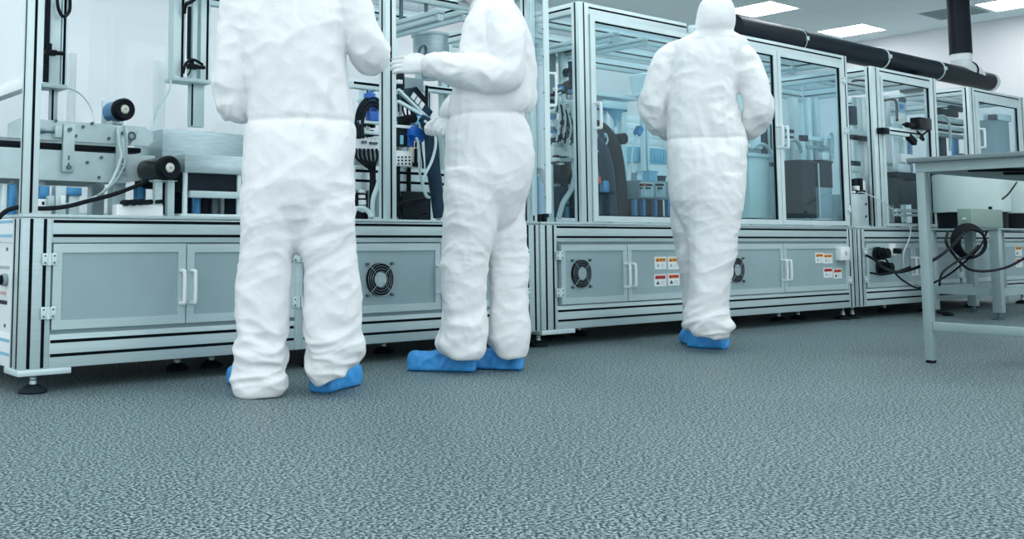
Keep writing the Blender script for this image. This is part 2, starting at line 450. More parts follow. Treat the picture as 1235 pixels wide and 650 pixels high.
def doors_2(t):
    d = base_door(4.166, 4.716, .222, .545, t, 4.150, 4.694, fan=(4.325, .386))
    d = base_door(4.722, 5.290, .222, .545, t, 5.305, 4.745)
    y = FY+.002
    a = lambda px, py: at(px, py, FY)
    for (xa, ya, xb, yb), c, p in (((790, 309.5, 803.5, 325), ORANGE, 0), ((806, 309.5, 819, 325), ORANGE, 0), ((789.5, 330.5, 803.5, 345.5), RED, 1), ((806, 329.5, 819.5, 344.5), ORED, 1)):
        p0, p1 = a(xa, yb), a(xb, ya); warn(p0.x, p0.z, p1.x, p1.z, y, d, c, p)
    base_door(5.345, 6.328, .222, .545, t, 5.330, 6.305, fan=(5.79, .380))
    d = base_door(6.334, 7.150, .222, .545, t, 7.168, 6.358)
    for (xa, ya, xb, yb), c, p in (((983.8, 304.8, 993.2, 317.3), ORANGE, 0), ((993.6, 305.6, 1003.8, 317.8), ORANGE, 0), ((993.8, 322.5, 1004, 335), RED, 0), ((1005.6, 323.5, 1015.2, 336), ORED, 1)):
        p0, p1 = a(xa, yb), a(xb, ya); warn(p0.x, p0.z, p1.x, p1.z, y, d, c, p)
    p0, p1 = a(1008.2, 314.2), a(1018.6, 297.4)
    s = MB().box((p0.x, FY-.040, p0.z), (p1.x, FY+.004, p1.z), 0, .006).box((p0.x+.055, FY-.043, p0.z+.035), (p0.x+.075, FY-.038, p0.z+.065), 1)
    s.build('switch_box', [WHITE, SOFT], d)
b2 = base_module('machine_cabinet', 4.012, 7.268, 'long aluminium machine base behind the lone person, with warning labels and two fans',
    [(4.012, 4.134, [4.052, 4.108]), (7.165, 7.268, [7.189, 7.240])], [doors_2],
    feet=[(4.06, 3.90), (4.5, 4.2), (4.72, 4.2), (5.6, 3.92), (6.7, 4.1), (6.95, 4.1), (7.2, 3.90), (4.1, 4.98), (7.2, 4.98)])
MB().box((4.010, FY-.003, .066), (4.27, FY+.14, .089), 0, .003).build('foot_bracket', ALU2, b2)
def doors_3(t):
    base_door(7.42, 8.13, .222, .545, t, 7.402, 8.10)
    base_door(8.136, 8.90, .222, .545, t, 8.915, 8.165)
    base_door(8.95, 10.28, .222, .545, t, 8.935, None)
    y = FY+.002
    d = [c for c in t.children if c.name.startswith('door')]
    for i, (x, z) in enumerate(((7.56, .470), (7.60, .365))):
        m = MB().cyl((x, FY-.004, z), (x, FY-.03, z), .05, 0, seg=20).cyl((x, FY-.03, z), (x, FY-.10, z+.004), .036, 0, seg=18).cyl((x, FY-.05, z), (x, FY-.062, z), .046, 0, seg=10)
        m.build('power_connector', BLACK, d[0])
    m = MB().box((7.75, FY-.022, .452), (7.83, FY+.004, .545), 0, .006).cyl((7.79, FY-.02, .49), (7.79, FY-.028, .49), .022, 1, seg=16)
    m.build('socket_box', [WHITE, SOFT], d[0])
    MB().cyl((7.79, FY-.024, .49), (7.79, FY-.075, .487), .020, seg=14).build('plug', BLACK, d[0])
    warn(10.02, .43, 10.16, .52, y, d[2], ORANGE, 1); warn(10.02, .33, 10.16, .41, y, d[2], ORED, 0)
b3 = base_module('machine_cabinet', 7.284, 10.40, 'aluminium machine base at the far right with black plugs, behind the feeder stand',
    [(7.284, 7.405, [7.300, 7.356]), (10.29, 10.40, [10.32, 10.37])], [doors_3],
    feet=[(7.33, 3.90), (8.2, 4.1), (8.5, 3.92), (9.4, 3.95), (10.3, 3.9), (7.4, 4.98), (10.3, 4.98)])
# ------------------------------------------------------------------ enclosures
def pane(x0, z0, x1, z1, y, parent, m=GLASS, name='glass_pane', th=.006):
    return MB().box((x0, y, z0), (x1, y+th, z1)).build(name, m, parent, 0)
def pane_x(y0, z0, y1, z1, x, parent, m=GLASS, name='side_pane', th=.006):
    return MB().box((x, y0, z0), (x+th, y1, z1)).build(name, m, parent, 0)
def enc_door(x0, x1, z0, z1, parent, handle_x=None, hz=(1.20, 1.345), hinge_x=None, m=GLASSB, fr=.040, y=FY-.006):
    f = MB()
    b = fr
    for q in (((x0, z0), (x1, z0), (x1-b, z0+b*.8), (x0+b, z0+b*.8)), ((x0, z1), (x0+b, z1-b*.8), (x1-b, z1-b*.8), (x1, z1)),
              ((x0, z0), (x0+b, z0+b*.8), (x0+b, z1-b*.8), (x0, z1)), ((x1, z0), (x1, z1), (x1-b, z1-b*.8), (x1-b, z0+b*.8))):
        f.prism([(p[0], y, p[1]) for p in q], (0, .026, 0))
    d = f.build('door', ALU2, parent)
    g = MB(); s = .005; xi0, xi1, zi0, zi1 = x0+b, x1-b, z0+b*.8, z1-b*.8
    for lo, hi in (((xi0, zi0), (xi1, zi0+s)), ((xi0, zi1-s), (xi1, zi1)), ((xi0, zi0), (xi0+s, zi1)), ((xi1-s, zi0), (xi1, zi1))):
        g.box((lo[0], y+.006, lo[1]), (hi[0], y+.022, hi[1]))
    g.build('gasket', SLOT, d)
    pane(xi0, zi0, xi1, zi1, y+.012, d, m, 'door_glass', .005)
    if handle_x is not None: handle_d(handle_x, hz[0], hz[1], y, d, .009, .04)
    if hinge_x is not None:
        for z in (z0+.12, (z0+z1)/2+.1, z1-.12): hinge(hinge_x, z, y, d)
    return d
def enclosure(label, x0, x1, z1, posts, depth, doors, back_glass=GLASS, side_glass=GLASS, cross=(), roof=True, z0=TT, pd=.055):
    t = thing('machine_enclosure', ((x0+x1)/2, FY+depth/2, z0), label, 'machine enclosure', 'glazed enclosures on the machine bases')
    Y1 = FY+depth
    zt = z1-.065
    for a, b in posts:
        m = (a+b)/2
        MB().ext((a, FY, z0), (b, FY+pd, z1 if (a == x0 or b == x1) else zt), {'-y': [m], '-x': [FY+pd/2]}).build('post', [ALU2, SLOT], t)
        MB().ext((a, Y1-pd, z0), (b, Y1, zt), {'-y': [m]}).build('post', [ALU2, SLOT], t)
    for i in range(len(posts)-1):
        a, b = posts[i][1], posts[i+1][0]
        MB().ext((a, FY+.002, zt), (b, FY+.045, z1), {'-y': [z1-.026]}).build('top_rail', [ALU2, SLOT], t)
        MB().ext((a, Y1-.045, zt), (b, Y1-.002, z1-.002), {'-y': [z1-.03]}).build('top_rail', [ALU2, SLOT], t)
        MB().box((a, Y1-.045, z0), (b, Y1-.005, z0+.04)).build('bottom_rail', ALU2, t)
        pane(a, z0+.04, b, zt, Y1-.03, t, back_glass, 'back_pane')
    for xx, nm in ((posts[0][0], 'side'), (posts[-1][0], 'side')):
        MB().ext((xx+.002, FY+pd, zt), (xx+.05, Y1-pd, z1-.001), {'-x': [z1-.030]}).build('side_rail', [ALU2, SLOT], t)
        if side_glass: pane_x(FY+pd, z0+.002, Y1-pd, zt, xx+.022, t, side_glass)
    for yy in cross: MB().ext((posts[0][1], yy, zt+.005), (posts[-1][0], yy+.045, z1-.005), {'-y': [z1-.03]}).build('cross_beam', [ALU2, SLOT], t)
    if roof: MB().box((x0+.01, FY+.02, z1-.004), (x1-.01, Y1-.02, z1+.004)).build('roof_pane', GLASS, t, 0)
    for d in doors: d(t)
    return t

def e1(t):
    x = 1.252
    MB().ext((x, FY+.055, 1.150), (x+.045, 5.02, 1.190), {}).build('side_rail', [WHITE, SLOT], t)
    pane_x(FY+.055, 1.19, 5.02, 1.885, x+.02, t, FROST)
    # open glass door at the right end, swung towards the room
    hx, hy = 3.945, 3.808
    ex, ey = 3.700, 3.470
    z0, z1 = .70, 1.87
    d = Vector((ex-hx, ey-hy, 0)); L = d.length; d.normalize(); n = Vector((-d.y, d.x, 0))*.004
    if n.x > 0: n = -n
    def slab(a, b, th, lo, hi, m=0, mb=None):
        mb = mb or MB()
        p, q = Vector((hx, hy, 0))+d*a, Vector((hx, hy, 0))+d*b; nn = n.normalized()*th/2
        return mb.prism([(p-nn+Vector((0, 0, lo))), (q-nn+Vector((0, 0, lo))), (q+nn+Vector((0, 0, lo))), (p+nn+Vector((0, 0, lo)))], (0, 0, hi-lo), m)
    s = slab(L-.022, L, .026, z0, z1)
    slab(0, .02, .02, z0, z1, 0, s)
    dd = s.build('open_door', ALU2, t)
    slab(.02, L-.022, .006, z0+.002, z1-.002).build('door_glass', ACRYL, dd, 0)
    o = -n.normalized()
    b0 = Vector((hx, hy, 0))+d*(L-.030)
    pts = [b0+Vector((0, 0, 1.235)), b0+o*.035+Vector((0, 0, 1.237)), b0+o*.05+Vector((0, 0, 1.25)), b0+o*.05+Vector((0, 0, 1.385)), b0+o*.035+Vector((0, 0, 1.399)), b0+Vector((0, 0, 1.401))]
    MB().tube(pts, .006, seg=8).build('handle', WHITE, dd)
    for z in (1.48, 1.30, 1.62, 1.12, .94, .78):
        p = Vector((hx, hy, z))+d*(L-.011); MB().cyl(p+n*2, p+n*4.2, .005, seg=8).build('screw', SCREW, dd)
E1 = enclosure('tall open-fronted glazed enclosure on the left machine base, behind the two people', 1.247, 3.99, 1.95,
    [(1.247, 1.303), (2.965, 3.030), (3.935, 3.990)], 1.25, [e1], side_glass=None, cross=(4.28, 4.75))
E2 = enclosure('glazed enclosure with three framed blue-tinted doors behind the lone person', 4.345, 7.26, 1.92,
    [(4.345, 4.430), (5.345, 5.420), (7.195, 7.260)], 1.22,
    [lambda t: enc_door(4.436, 5.338, .674, 1.853, t, 4.466, hinge_x=None),
     lambda t: enc_door(5.427, 6.330, .674, 1.853, t, 6.300, hz=(1.19, 1.335)),
     lambda t: enc_door(6.336, 7.188, .674, 1.853, t, 6.366, hz=(1.19, 1.335), hinge_x=7.192)], cross=(4.22, 4.62))
E3 = enclosure('small glazed enclosure left of the feeder stand, under the black duct', 7.62, 8.66, 1.885,
    [(7.62, 7.74), (8.56, 8.66)], 1.15, [lambda t: enc_door(7.745, 8.555, .674, 1.82, t, None, m=GLASS, fr=.03)], cross=(4.3,))
E4 = enclosure('far right glazed enclosure with a framed grey door, beyond the table', 9.26, 10.38, 1.875,
    [(9.26, 9.36), (10.29, 10.38)], 1.15, [lambda t: enc_door(9.365, 10.285, .674, 1.81, t, 9.41, hz=(1.36, 1.52), m=GLASSB, fr=.06)], cross=(4.3,))

# ------------------------------------------------------------------ black duct above the machine
t = thing('exhaust_duct', (9.0, 4.30, 2.0), 'black exhaust duct along the machine tops with a riser to the ceiling', 'duct')
DY, DZ = 4.30, 2.125
m = MB().cyl((6.55, DY, DZ), (7.45, DY, DZ), .098, seg=28).cyl((7.44, DY, DZ), (10.85, DY, DZ), .088, seg=28)
m.build('pipe', DUCT, t)
MB().cyl((10.84, DY, DZ), (10.90, DY, DZ), .092, seg=28).cyl((10.90, DY, DZ), (10.93, DY, DZ), .06, seg=20).build('end_cap', WHITE, t)
for x in (7.40, 8.70, 9.72):
    c = MB().torus((x, DY, DZ), .094, .006, axis='x')
    c.box((x-.012, DY-.11, DZ-.01), (x+.012, DY-.088, DZ+.02))
    c.cyl((x, DY, DZ-.088), (x, DY, 1.90), .007, seg=8)
    c.build('hanger_clamp', ALU2, t)
MB().box((9.20, DY-.08, 1.88), (9.34, DY+.08, 2.05), 0, .01).build('saddle', BLACK, t)
MB().cyl((10.28, DY, 2.335), (10.28, DY, CZ), .098, seg=28).build('riser', DUCT, t)
m = MB().cyl((10.28, DY, 2.345), (10.28, DY, 2.27), .092, seg=24)
m.tube([(10.28, DY, 2.29), (10.29, DY, 2.24), (10.36, DY, 2.20), (10.46, DY, 2.185), (10.54, DY, 2.17), (10.60, DY, 2.13)], .085, seg=20)
m.build('elbow', WHITE, t)
MB().torus((10.42, DY, 2.19), .088, .010, axis='x').build('clamp', BLACK, t)

# ------------------------------------------------------------------ inside the left enclosure
G_IN = None
def rectx(px0, px1, py, Y):
    return at(px0, py, Y).x, at(px1, py, Y).x
def rectz(py0, py1, px, Y):
    return at(px, py1, Y).z, at(px, py0, Y).z
def pbox(mb, px0, py0, px1, py1, Y, dep, m=0, bev=.003):
    a = at(px0, (py0+py1)/2, Y).x; b = at(px1, (py0+py1)/2, Y).x
    c = at((px0+px1)/2, py1, Y).z; d = at((px0+px1)/2, py0, Y).z
    return mb.box((a, Y, c), (b, Y+dep, d), m, bev)
def hose(name, pts, r, m, label, cat='hose', group=None, seg=8):
    return solo(MB().tube([Vector(p) for p in pts], r, seg=seg), name, m, label, cat, group)
def pts_at(L):
    return [at(a, b, c) for a, b, c in L]

t = thing('belt_conveyor', (1.5, 4.3, TT), 'plated belt conveyor behind the left corner post', 'conveyor')
up = MB()
x0, x1 = .92, 1.93
prof = [(x0, .985), (x1-.10, .985), (x1-.03, .985), (x1, 1.02), (x1, 1.055), (x1-.03, 1.072), (1.36, 1.072), (1.33, 1.055), (1.33, 1.0)]
up.prism([(p[0], 4.20, p[1]) for p in [(1.30, .988), (x1-.05, .988), (x1, 1.02), (x1, 1.05), (x1-.03, 1.072), (1.345, 1.072), (1.30, 1.045)]], (0, .02, 0))
u = up.build('upper_side_plate', PLATE, t)
MB().box((x0, 4.215, .955), (x1-.04, 4.60, .978), 0, .006).build('belt', BLACK, t)
lp = MB().prism([(p[0], 4.20, p[1]) for p in [(x0, .825), (1.80, .818), (1.90, .835), (1.95, .87), (1.95, .945), (x0, .950)]], (0, .02, 0))
lp.prism([(p[0], 4.60, p[1]) for p in [(x0, .825), (1.80, .818), (1.90, .835), (1.95, .87), (1.95, 1.03), (x0, 1.03)]], (0, .02, 0))
lp.build('lower_side_plate', PLATE, t)
for px in (83, 147.5):
    xc = at(px, 180, 4.18).x
    b = MB().box((xc-.025, 4.178, .855), (xc+.025, 4.198, 1.06), 0, .003)
    for z in (.885, .915): b.box((xc-.004, 4.1765, z-.010), (xc+.004, 4.18, z+.010), 1)
    b.cyl((xc, 4.165, .875), (xc, 4.18, .875), .010, 1, seg=10).cyl((xc, 4.168, 1.035), (xc, 4.18, 1.035), .009, 1, seg=10)
    b.build('bracket_plate', [PLATE, SCREW], t)
for px, py in ((67, 146), (111, 149), (91, 164), (131, 167), (122, 190), (119, 214), (105, 196), (100, 153)):
    p = at(px, py, 4.2); MB().cyl((p.x, 4.193, p.z), (p.x, 4.205, p.z), .007, seg=10).build('bolt', SCREW, t)
p = at(70, 159, 4.18)
MB().box((p.x-.015, 4.17, p.z-.025), (p.x+.015, 4.2, p.z+.025), 0, .003).cyl((p.x-.06, 4.185, p.z), (p.x-.01, 4.185, p.z), .006, 1, seg=8).cyl((p.x-.075, 4.185, p.z), (p.x-.055, 4.185, p.z), .010, 1, seg=8).build('belt_tensioner', [PLATE, SCREW], t)
m = MB().cyl((.97, 4.17, .905), (.97, 4.2, .905), .028, 0, seg=16).cyl((1.10, 4.17, .93), (1.10, 4.21, .93), .020, 0, seg=16)
m.box((.93, 4.17, .80), (1.20, 4.2, .815), 1)
m.build('roller', [SCREW, ALU2], t)
for x in (1.42, 1.78):
    MB().box((x, 4.26, TT), (x+.06, 4.32, .83), 0, .003).build('leg', ALU, t)
    MB().box((x, 4.50, TT), (x+.06, 4.56, .83), 0, .003).build('leg', ALU, t)
p = at(168, 166, 4.17)
m = MB().torus((p.x-.03, 4.18, p.z+.006), .016, .005, 1, axis='y', seg=16, ss=6)
m.prism([(p.x-.04, 4.18, p.z-.035), (p.x+.05, 4.18, p.z-.035), (p.x+.07, 4.18, p.z-.01), (p.x+.07, 4.18, p.z+.03), (p.x-.0, 4.18, p.z+.03)], (0, .018, 0), 0)
m.build('pivot_bracket', [PLATE, SCREW], t)

def drum_motor(name, px, py, Yf, r, L, label, body, bracket):
    c = at(px, py, Yf)
    t = thing(name, (c.x, Yf, c.z-r), label, 'motor', 'round black-faced motors at the conveyor')
    MB().cyl((c.x, Yf+.035, c.z), (c.x, Yf+L, c.z), r*.93, seg=32).build('body', body, t)
    f = MB().lathe((c.x, Yf, c.z), [(r*.40, .012), (r*.42, .004), (r*.85, 0), (r, .012), (r, .045)], seg=32, axis='y')
    f.build('end_ring', BLACK, t)
    MB().lathe((c.x, Yf, c.z), [(r*.12, .002), (r*.30, .002), (r*.42, .008), (r*.42, .03)], seg=24, axis='y').cyl((c.x, Yf-.004, c.z), (c.x, Yf+.004, c.z), r*.11, 1, seg=12).build('hub', [CREAM, SOFT], t)
    if bracket:
        b = MB().box((c.x-r*.9, Yf+L, c.z-r*1.1), (c.x+r*.9, Yf+L+.014, c.z+r*1.05), 0, .002)
        b.box((c.x-r*.6, Yf+.09, c.z-r-.012), (c.x+r*.6, Yf+L+.014, c.z-r*.88), 0, .002)
        b.build('mount_bracket', [ALU2], t)
        MB().box((c.x-.02, Yf+L*.6, c.z-r-.055), (c.x+.02, Yf+L+.01, c.z-r-.008)).build('mount_foot', BLACK, t)
    return t
drum_motor('drum_motor', 151.5, 131.5, 4.20, .050, .15, 'blue-grey drum motor with a black ring face on top of the conveyor', BLUEM, True)
drum_motor('drum_motor', 206, 202, 3.95, .052, .235, 'black drum motor with a cream hub beside the stainless bench', BLACKG, False)
# stand for the second motor
c = at(206, 202, 3.95)
solo(MB().box((c.x-.045, 4.0, TT), (c.x-.012, 4.03, c.z-.05), 0, .003).box((c.x+.012, 4.0, TT), (c.x+.045, 4.03, c.z-.05), 0, .003).box((c.x-.055, 3.985, c.z-.056), (c.x+.050, 4.12, c.z-.053), 0, .001), 'motor_stand', ALU, 'aluminium stand carrying the black drum motor', 'stand')

# guard cover and stainless bench
x0, x1 = at(196, 165, 4.30).x, 2.66
m = MB().box((x0, 4.30, .948), (x1, 4.62, 1.082), 0, .006)
g = solo(m, 'guard_cover', STEEL, 'stainless guard cover above the bench, at the left person\'s elbow', 'guard cover')
t = thing('stainless_bench', (2.3, 4.1, TT), 'stainless bench with round legs beside the left person', 'bench')
xa = at(223, 198, 4.0).x
MB().box((xa, 4.0, .862), (2.58, 4.30, .945), 0, .004).build('apron', STEEL, t)
MB().box((xa-.10, 4.23, .80), (xa-.002, 4.30, .94), 0, .004).build('end_box', BLACK, t)
MB().box((xa, 4.02, .78), (2.56, 4.28, .865)).build('underside', DARK, t)
MB().box((xa+.03, 4.0, .755), (2.56, 4.03, .785), 0, .002).build('cross_rail', ALU, t)
MB().box((xa-.02, 3.99, TT), (2.58, 4.30, TT+.016), 0, .003).build('base_plate', ALU2, t)
MB().box((xa+.02, 4.285, TT+.014), (2.56, 4.298, .86)).build('shade_panel', NAVY, t)  # added navy sheet, stands in for the shade under the bench
for x in (xa+.012, xa+.28, xa+.33, 2.53):
    for y in (4.02, 4.27): MB().cyl((x, y, TT+.014), (x, y, .865), .012, seg=14).build('leg', ALU2, t)
for x, mm in ((xa+.13, BLUEM), (xa+.17, DARK), (xa+.22, STEELD)):
    solo(MB().cyl((x, 4.14, TT+.0165), (x, 4.14, .765), .022, seg=14).cyl((x, 4.14, .765), (x, 4.14, .774), .01, seg=10), 'pneumatic_cylinder', mm, 'small upright cylinder under the stainless bench, %s' % ('blue steel' if mm is BLUEM else 'black' if mm is DARK else 'dark steel'), 'cylinder', 'cylinders under the bench')

# lift columns hanging inside
def lift_column(px0, px1, pyb, Y, label, strips, leg_px, pyl):
    z0 = at((px0+px1)/2, pyb, Y).z
    xa, xb = at(px0, 60, Y).x, at(px1, 60, Y).x
    t = thing('lift_column', ((xa+xb)/2, Y+.05, at((leg_px[0]+leg_px[1])/2, pyl, Y).z), label, 'lift column', 'vertical lift columns inside the left enclosure')
    zt = 1.885
    for a, b, slot in strips:
        x_, x2 = at(a, 60, Y).x, at(b, 60, Y).x
        MB().ext((x_, Y, z0+.006), (x2, Y+.06, zt), {'-y': [at(slot, 60, Y).x] if slot else []}, sw=.012).build('rail', [ALU2, SLOT], t)
    MB().box((xa-.005, Y-.02, z0-.012), (xb+.005, Y+.09, z0+.008), 0, .003).build('end_plate', ALU, t)
    l0, l1 = at(leg_px[0], pyb+10, Y).x, at(leg_px[1], pyb+10, Y).x
    MB().ext((l0, Y+.02, at(leg_px[0], pyl, Y).z), (l1, Y+.06, z0-.010), {'-y': [l0+.006]}, sw=.009).build('lower_post', [ALU, SLOT], t)
    return t, z0
t, z0 = lift_column(52, 80, 104, 4.50, 'lift column with a black toothed strip beside the left corner post', [(61, 73, None), (74.5, 81.5, 77.5)], (64, 72), 150)
def toothed(px, pya, pyb, Y, parent, w=.016):
    x = at(px, 40, Y).x; za, zb = at(px, pyb, Y).z, at(px, pya, Y).z
    m = MB().box((x-w/2, Y-.004, za), (x+w/2, Y+.012, zb), 0)
    n = int((zb-za)/.013)
    for i in range(n): m.box((x-w/2-.004, Y-.010, za+i*.013), (x+w/2-.004, Y-.003, za+i*.013+.008), 1)
    return m.build('toothed_strip', [NAVY, BLACK], parent)
toothed(57, -20, 99, 4.49, t, .022)
def clamp_block(px, py, Y, parent):
    p = at(px, py, Y)
    m = MB().box((p.x-.02, Y-.035, p.z-.012), (p.x+.03, Y, p.z+.012), 0, .003).box((p.x-.012, Y-.03, p.z+.012), (p.x+.008, Y-.01, p.z+.04), 0, .003).cyl((p.x+.02, Y-.02, p.z), (p.x+.07, Y-.02, p.z+.002), .010, 0, seg=10)
    m.tube([(p.x-.01, Y-.03, p.z-.01), (p.x-.02, Y-.04, p.z-.03), (p.x-.03, Y-.04, p.z-.05)], .004, seg=6)
    return m.build('clamp_block', BLACK, parent)
clamp_block(58, 64, 4.48, t)
p = [at(69, 0, 4.48), at(71, 12, 4.46), at(77, 20, 4.46), at(84, 12, 4.48), at(84, -10, 4.48)]
MB().tube(p, .008, seg=8).build('cable', BLACK, t)
t, z0 = lift_column(210, 252, 97, 4.50, 'wider lift column with two slotted rails left of the left person', [(209, 223, 219.8), (232, 238, None), (242, 253, 250)], (233, 249), 152)
toothed(228.5, 8, 71, 4.49, t, .014)
clamp_block(229, 81, 4.48, t)
p = at(230, 78, 4.48)
MB().tube([(p.x+.06, 4.47, p.z+.005), (p.x, 4.45, p.z+.02), (p.x-.035, 4.46, p.z), (p.x-.045, 4.47, p.z-.05)], .007, seg=8).build('cable', BLACK, t)
p = [at(222, 16, 4.48), at(224, 6, 4.46), at(232, 1, 4.46), at(240, -6, 4.48)]
MB().tube(p, .010, seg=8).build('cable', BLACK, t)
for px0, px1, py0, w in ((84.5, 92, 63, 'left'), (189.5, 200, 71, 'right')):
    a, b = at(px0, 110, 4.95), at(px1, 110, 4.95)
    solo(MB().box((a.x, 4.95, TT), (b.x, 5.0, at(px0, py0, 4.95).z), 0, .003), 'upright_panel', WHITE, 'narrow white upright panel behind the %s' % ('conveyor motor, beside the toothed lift column' if w == 'left' else 'wider lift column'), 'panel', 'white upright panels at the back of the enclosure')

# cables at the left
hose('power_cable', pts_at([(-6, 268, 3.92), (3, 258, 3.93), (12, 252.5, 3.95), (26, 249.8, 3.97), (52, 251.5, 3.98), (80, 249, 3.97), (108, 242, 3.96), (135, 235, 3.96), (160, 226, 4.0), (178, 219, 4.06)]), .0095, BLACK, 'thick black cable running low along the left machine top, out at the corner', 'cable')
hose('signal_cable', pts_at([(142, 152, 4.16), (144, 175, 4.15), (146, 190, 4.14), (138, 212, 4.11), (128, 228, 4.05), (110, 240, 4.0), (70, 249, 4.0), (50, 251, 4.0)]), .0065, HOSE, 'pale grey cable drooping down the conveyor plates', 'cable')
hose('signal_cable', pts_at([(149, 152, 4.13), (152, 172, 4.11), (152, 190, 4.09), (146, 208, 4.06), (136, 222, 4.02), (118, 236, 3.97)]), .0055, GREY, 'darker grey cable beside the pale one on the conveyor plates', 'cable')
hose('signal_cable', pts_at([(206, 97, 4.48), (204, 110, 4.44), (196, 122, 4.42), (188, 136, 4.40), (184, 150, 4.38), (176, 166, 4.25)]), .005, HOSE, 'thin pale cable from the wider lift column to the conveyor', 'cable')
hose('signal_cable', pts_at([(82, 106, 4.48), (95, 112, 4.47), (105, 122, 4.45), (112, 136, 4.40), (113, 147, 4.30)]), .0035, HOSE, 'thin pale cable from the toothed lift column to the conveyor', 'cable')
# small units under the conveyor
def block_unit(name, label, cat, boxes, group=None, cyls=(), mats=None, ground=True):
    # a unit of several plates, posts and blocks, each a part of its own
    mats = mats or [PLATE, BLACK, BLUEM, WHITE, BLUE]
    parts = []
    for px0, py0, px1, py1, Y, dep, mi in boxes:
        m = MB(); pbox(m, px0, py0, px1, py1, Y, dep, 0)
        if ground: m.v = [(v[0], v[1], TT if v[2] < TT+.035 else v[2]) for v in m.v]
        w_, h_ = px1-px0, py1-py0
        parts.append((m, 'post' if h_ > 4*w_ else 'rail' if w_ > 4*h_ else 'housing' if w_*h_ > 260 else 'block', mats[mi]))
    for px, py, Y, r, L, mi in cyls:
        c = at(px, py, Y); parts.append((MB().cyl((c.x, Y, c.z), (c.x, Y-L, c.z), r, 0, seg=14), 'knob', mats[mi]))
    vs = [v for m, _, _ in parts for v in m.v]
    lo = [min(v[i] for v in vs) for i in range(3)]; hi = [max(v[i] for v in vs) for i in range(3)]
    t = thing(name, ((lo[0]+hi[0])/2, (lo[1]+hi[1])/2, lo[2]), label, cat, group)
    for m, nm, mm in parts: m.build(nm, mm, t)
    return t
block_unit('valve_block', 'white and blue valve block on the machine top by the left corner post', 'valve block', [(44, 240, 62, 257, 4.04, .06, 3), (48, 224, 60, 240, 4.05, .05, 2), (58, 236, 66, 248, 4.02, .05, 0), (51, 243, 54, 247, 4.035, .01, 1)])
block_unit('sensor_bracket', 'grey bracket with a dark sensor under the conveyor', 'sensor', [(67, 224, 80, 257, 4.05, .05, 0), (80, 226, 99, 236, 4.05, .05, 2), (83, 236, 96, 257, 4.06, .05, 0), (73, 236, 79, 246, 4.04, .02, 3)])
block_unit('terminal_strip', 'white strip with a row of black knobs on the left machine top', 'terminal strip', [(141, 247, 197, 251.5, 3.93, .05, 3), (141, 251.5, 197, 257.6, 3.93, .05, 0)] , None,
    [(148, 245, 3.95, .013, .05, 1), (157, 244.5, 3.95, .013, .05, 1), (166, 244, 3.95, .013, .05, 1), (176, 244, 3.95, .011, .05, 1), (189, 243.5, 3.95, .009, .05, 1)])
block_unit('blue_actuator', 'blue steel actuator standing behind the black-knobbed strip', 'actuator', [(166, 222, 176, 257, 4.23, .05, 2)])
block_unit('cable_duct', 'black slotted cable tray under the black drum motor', 'tray', [(196, 219, 199, 257, 4.34, .03, 0), (201, 224, 218, 228, 4.34, .04, 1), (201, 234, 218, 238, 4.34, .04, 1), (201, 246, 220, 257.5, 4.33, .05, 1)])
block_unit('support_block', 'blue upright support under the conveyor at the left end of the machine', 'support', [(10, 222, 20, 262, 4.23, .05, 2), (2, 222, 9, 262, 4.24, .04, 0)], None, (), [ALU2, BLACK, BLUEM, WHITE, BLUE])
# ------------------------------------------------------------------ mechanisms between the two people
MIX = [PLATE, BLACK, BLUEM, WHITE, BLUE, HOSE, PBLUE, GREY, DARK, ALU2, NAVY, STEEL]
def zt(px, py, Y): return at(px, py, Y).z
def slot_beam(px0, px1, pya, pyb, Y, dep, slots, label, legs, name='mounting_beam'):
    pm = (px0+px1)/2
    xa, xb = at(px0, (pya+pyb)/2, Y).x, at(px1, (pya+pyb)/2, Y).x
    za, zb = zt(pm, pyb, Y), zt(pm, pya, Y)
    t = thing(name, ((xa+xb)/2, Y, TT), label, 'beam', 'slotted beams across the machine interiors')
    MB().ext((xa, Y, za), (xb, Y+dep, zb), {'-y': [zt(pm, s, Y) for s in slots]}, sw=.014).build('beam', [ALU2, SLOT], t)
    for l in legs:
        x = at(l, pyb, Y).x
        MB().ext((x-.02, Y+.01, TT), (x+.02, Y+.05, za), {'-y': [x]}, sw=.009).build('leg', [ALU2, SLOT], t)
    return t
slot_beam(428, 541, 202, 231, 4.25, .06, [208.5, 220], 'wide two-slot aluminium beam at knee height between the two people', [432, 483, 536])
slot_beam(426, 470, 99, 108, 4.45, .05, [102], 'slim slotted rail at chest height right of the left person', [444])
slot_beam(514, 548, 104, 112, 4.50, .05, [107], 'slim slotted rail under the outstretched forearm', [519, 545])

t = thing('hose_loop', tuple(at(440, 150, 4.25)), 'dark looped hoses with blue fittings right of the left person\'s waist', 'hose loop')
m = MB()
for k, (dx, r) in enumerate(((0, .012), (5, .010), (10, .009))):
    m.tube(pts_at([(430+dx*.8, 166, 4.20-.02*k), (430+dx*.7, 150, 4.23-.02*k), (433+dx*.7, 132+dx*.3, 4.23-.02*k), (441+dx*.6, 121+dx*.6, 4.23-.02*k), (452+dx*.3, 119+dx, 4.23-.02*k), (460, 126+dx, 4.24)]), r, seg=8)
m.build('hose', DARK, t)
m = MB()
pbox(m, 444, 112, 453, 122, 4.22, .04); pbox(m, 446, 134, 457, 146, 4.20, .04); pbox(m, 449, 127, 455, 134, 4.22, .03)
m.build('fitting', BLUE, t)
m = MB()
pbox(m, 453, 112, 460, 130, 4.24, .03); pbox(m, 455, 130, 461, 150, 4.22, .04); pbox(m, 434, 145, 438, 162, 4.2, .03); pbox(m, 438, 146, 460, 149, 4.2, .03)
m.build('bracket', ALU2, t)
pbox(m := MB(), 436, 158, 460, 161.5, 4.2, .03); m.build('shelf_rail', ALU2, t)
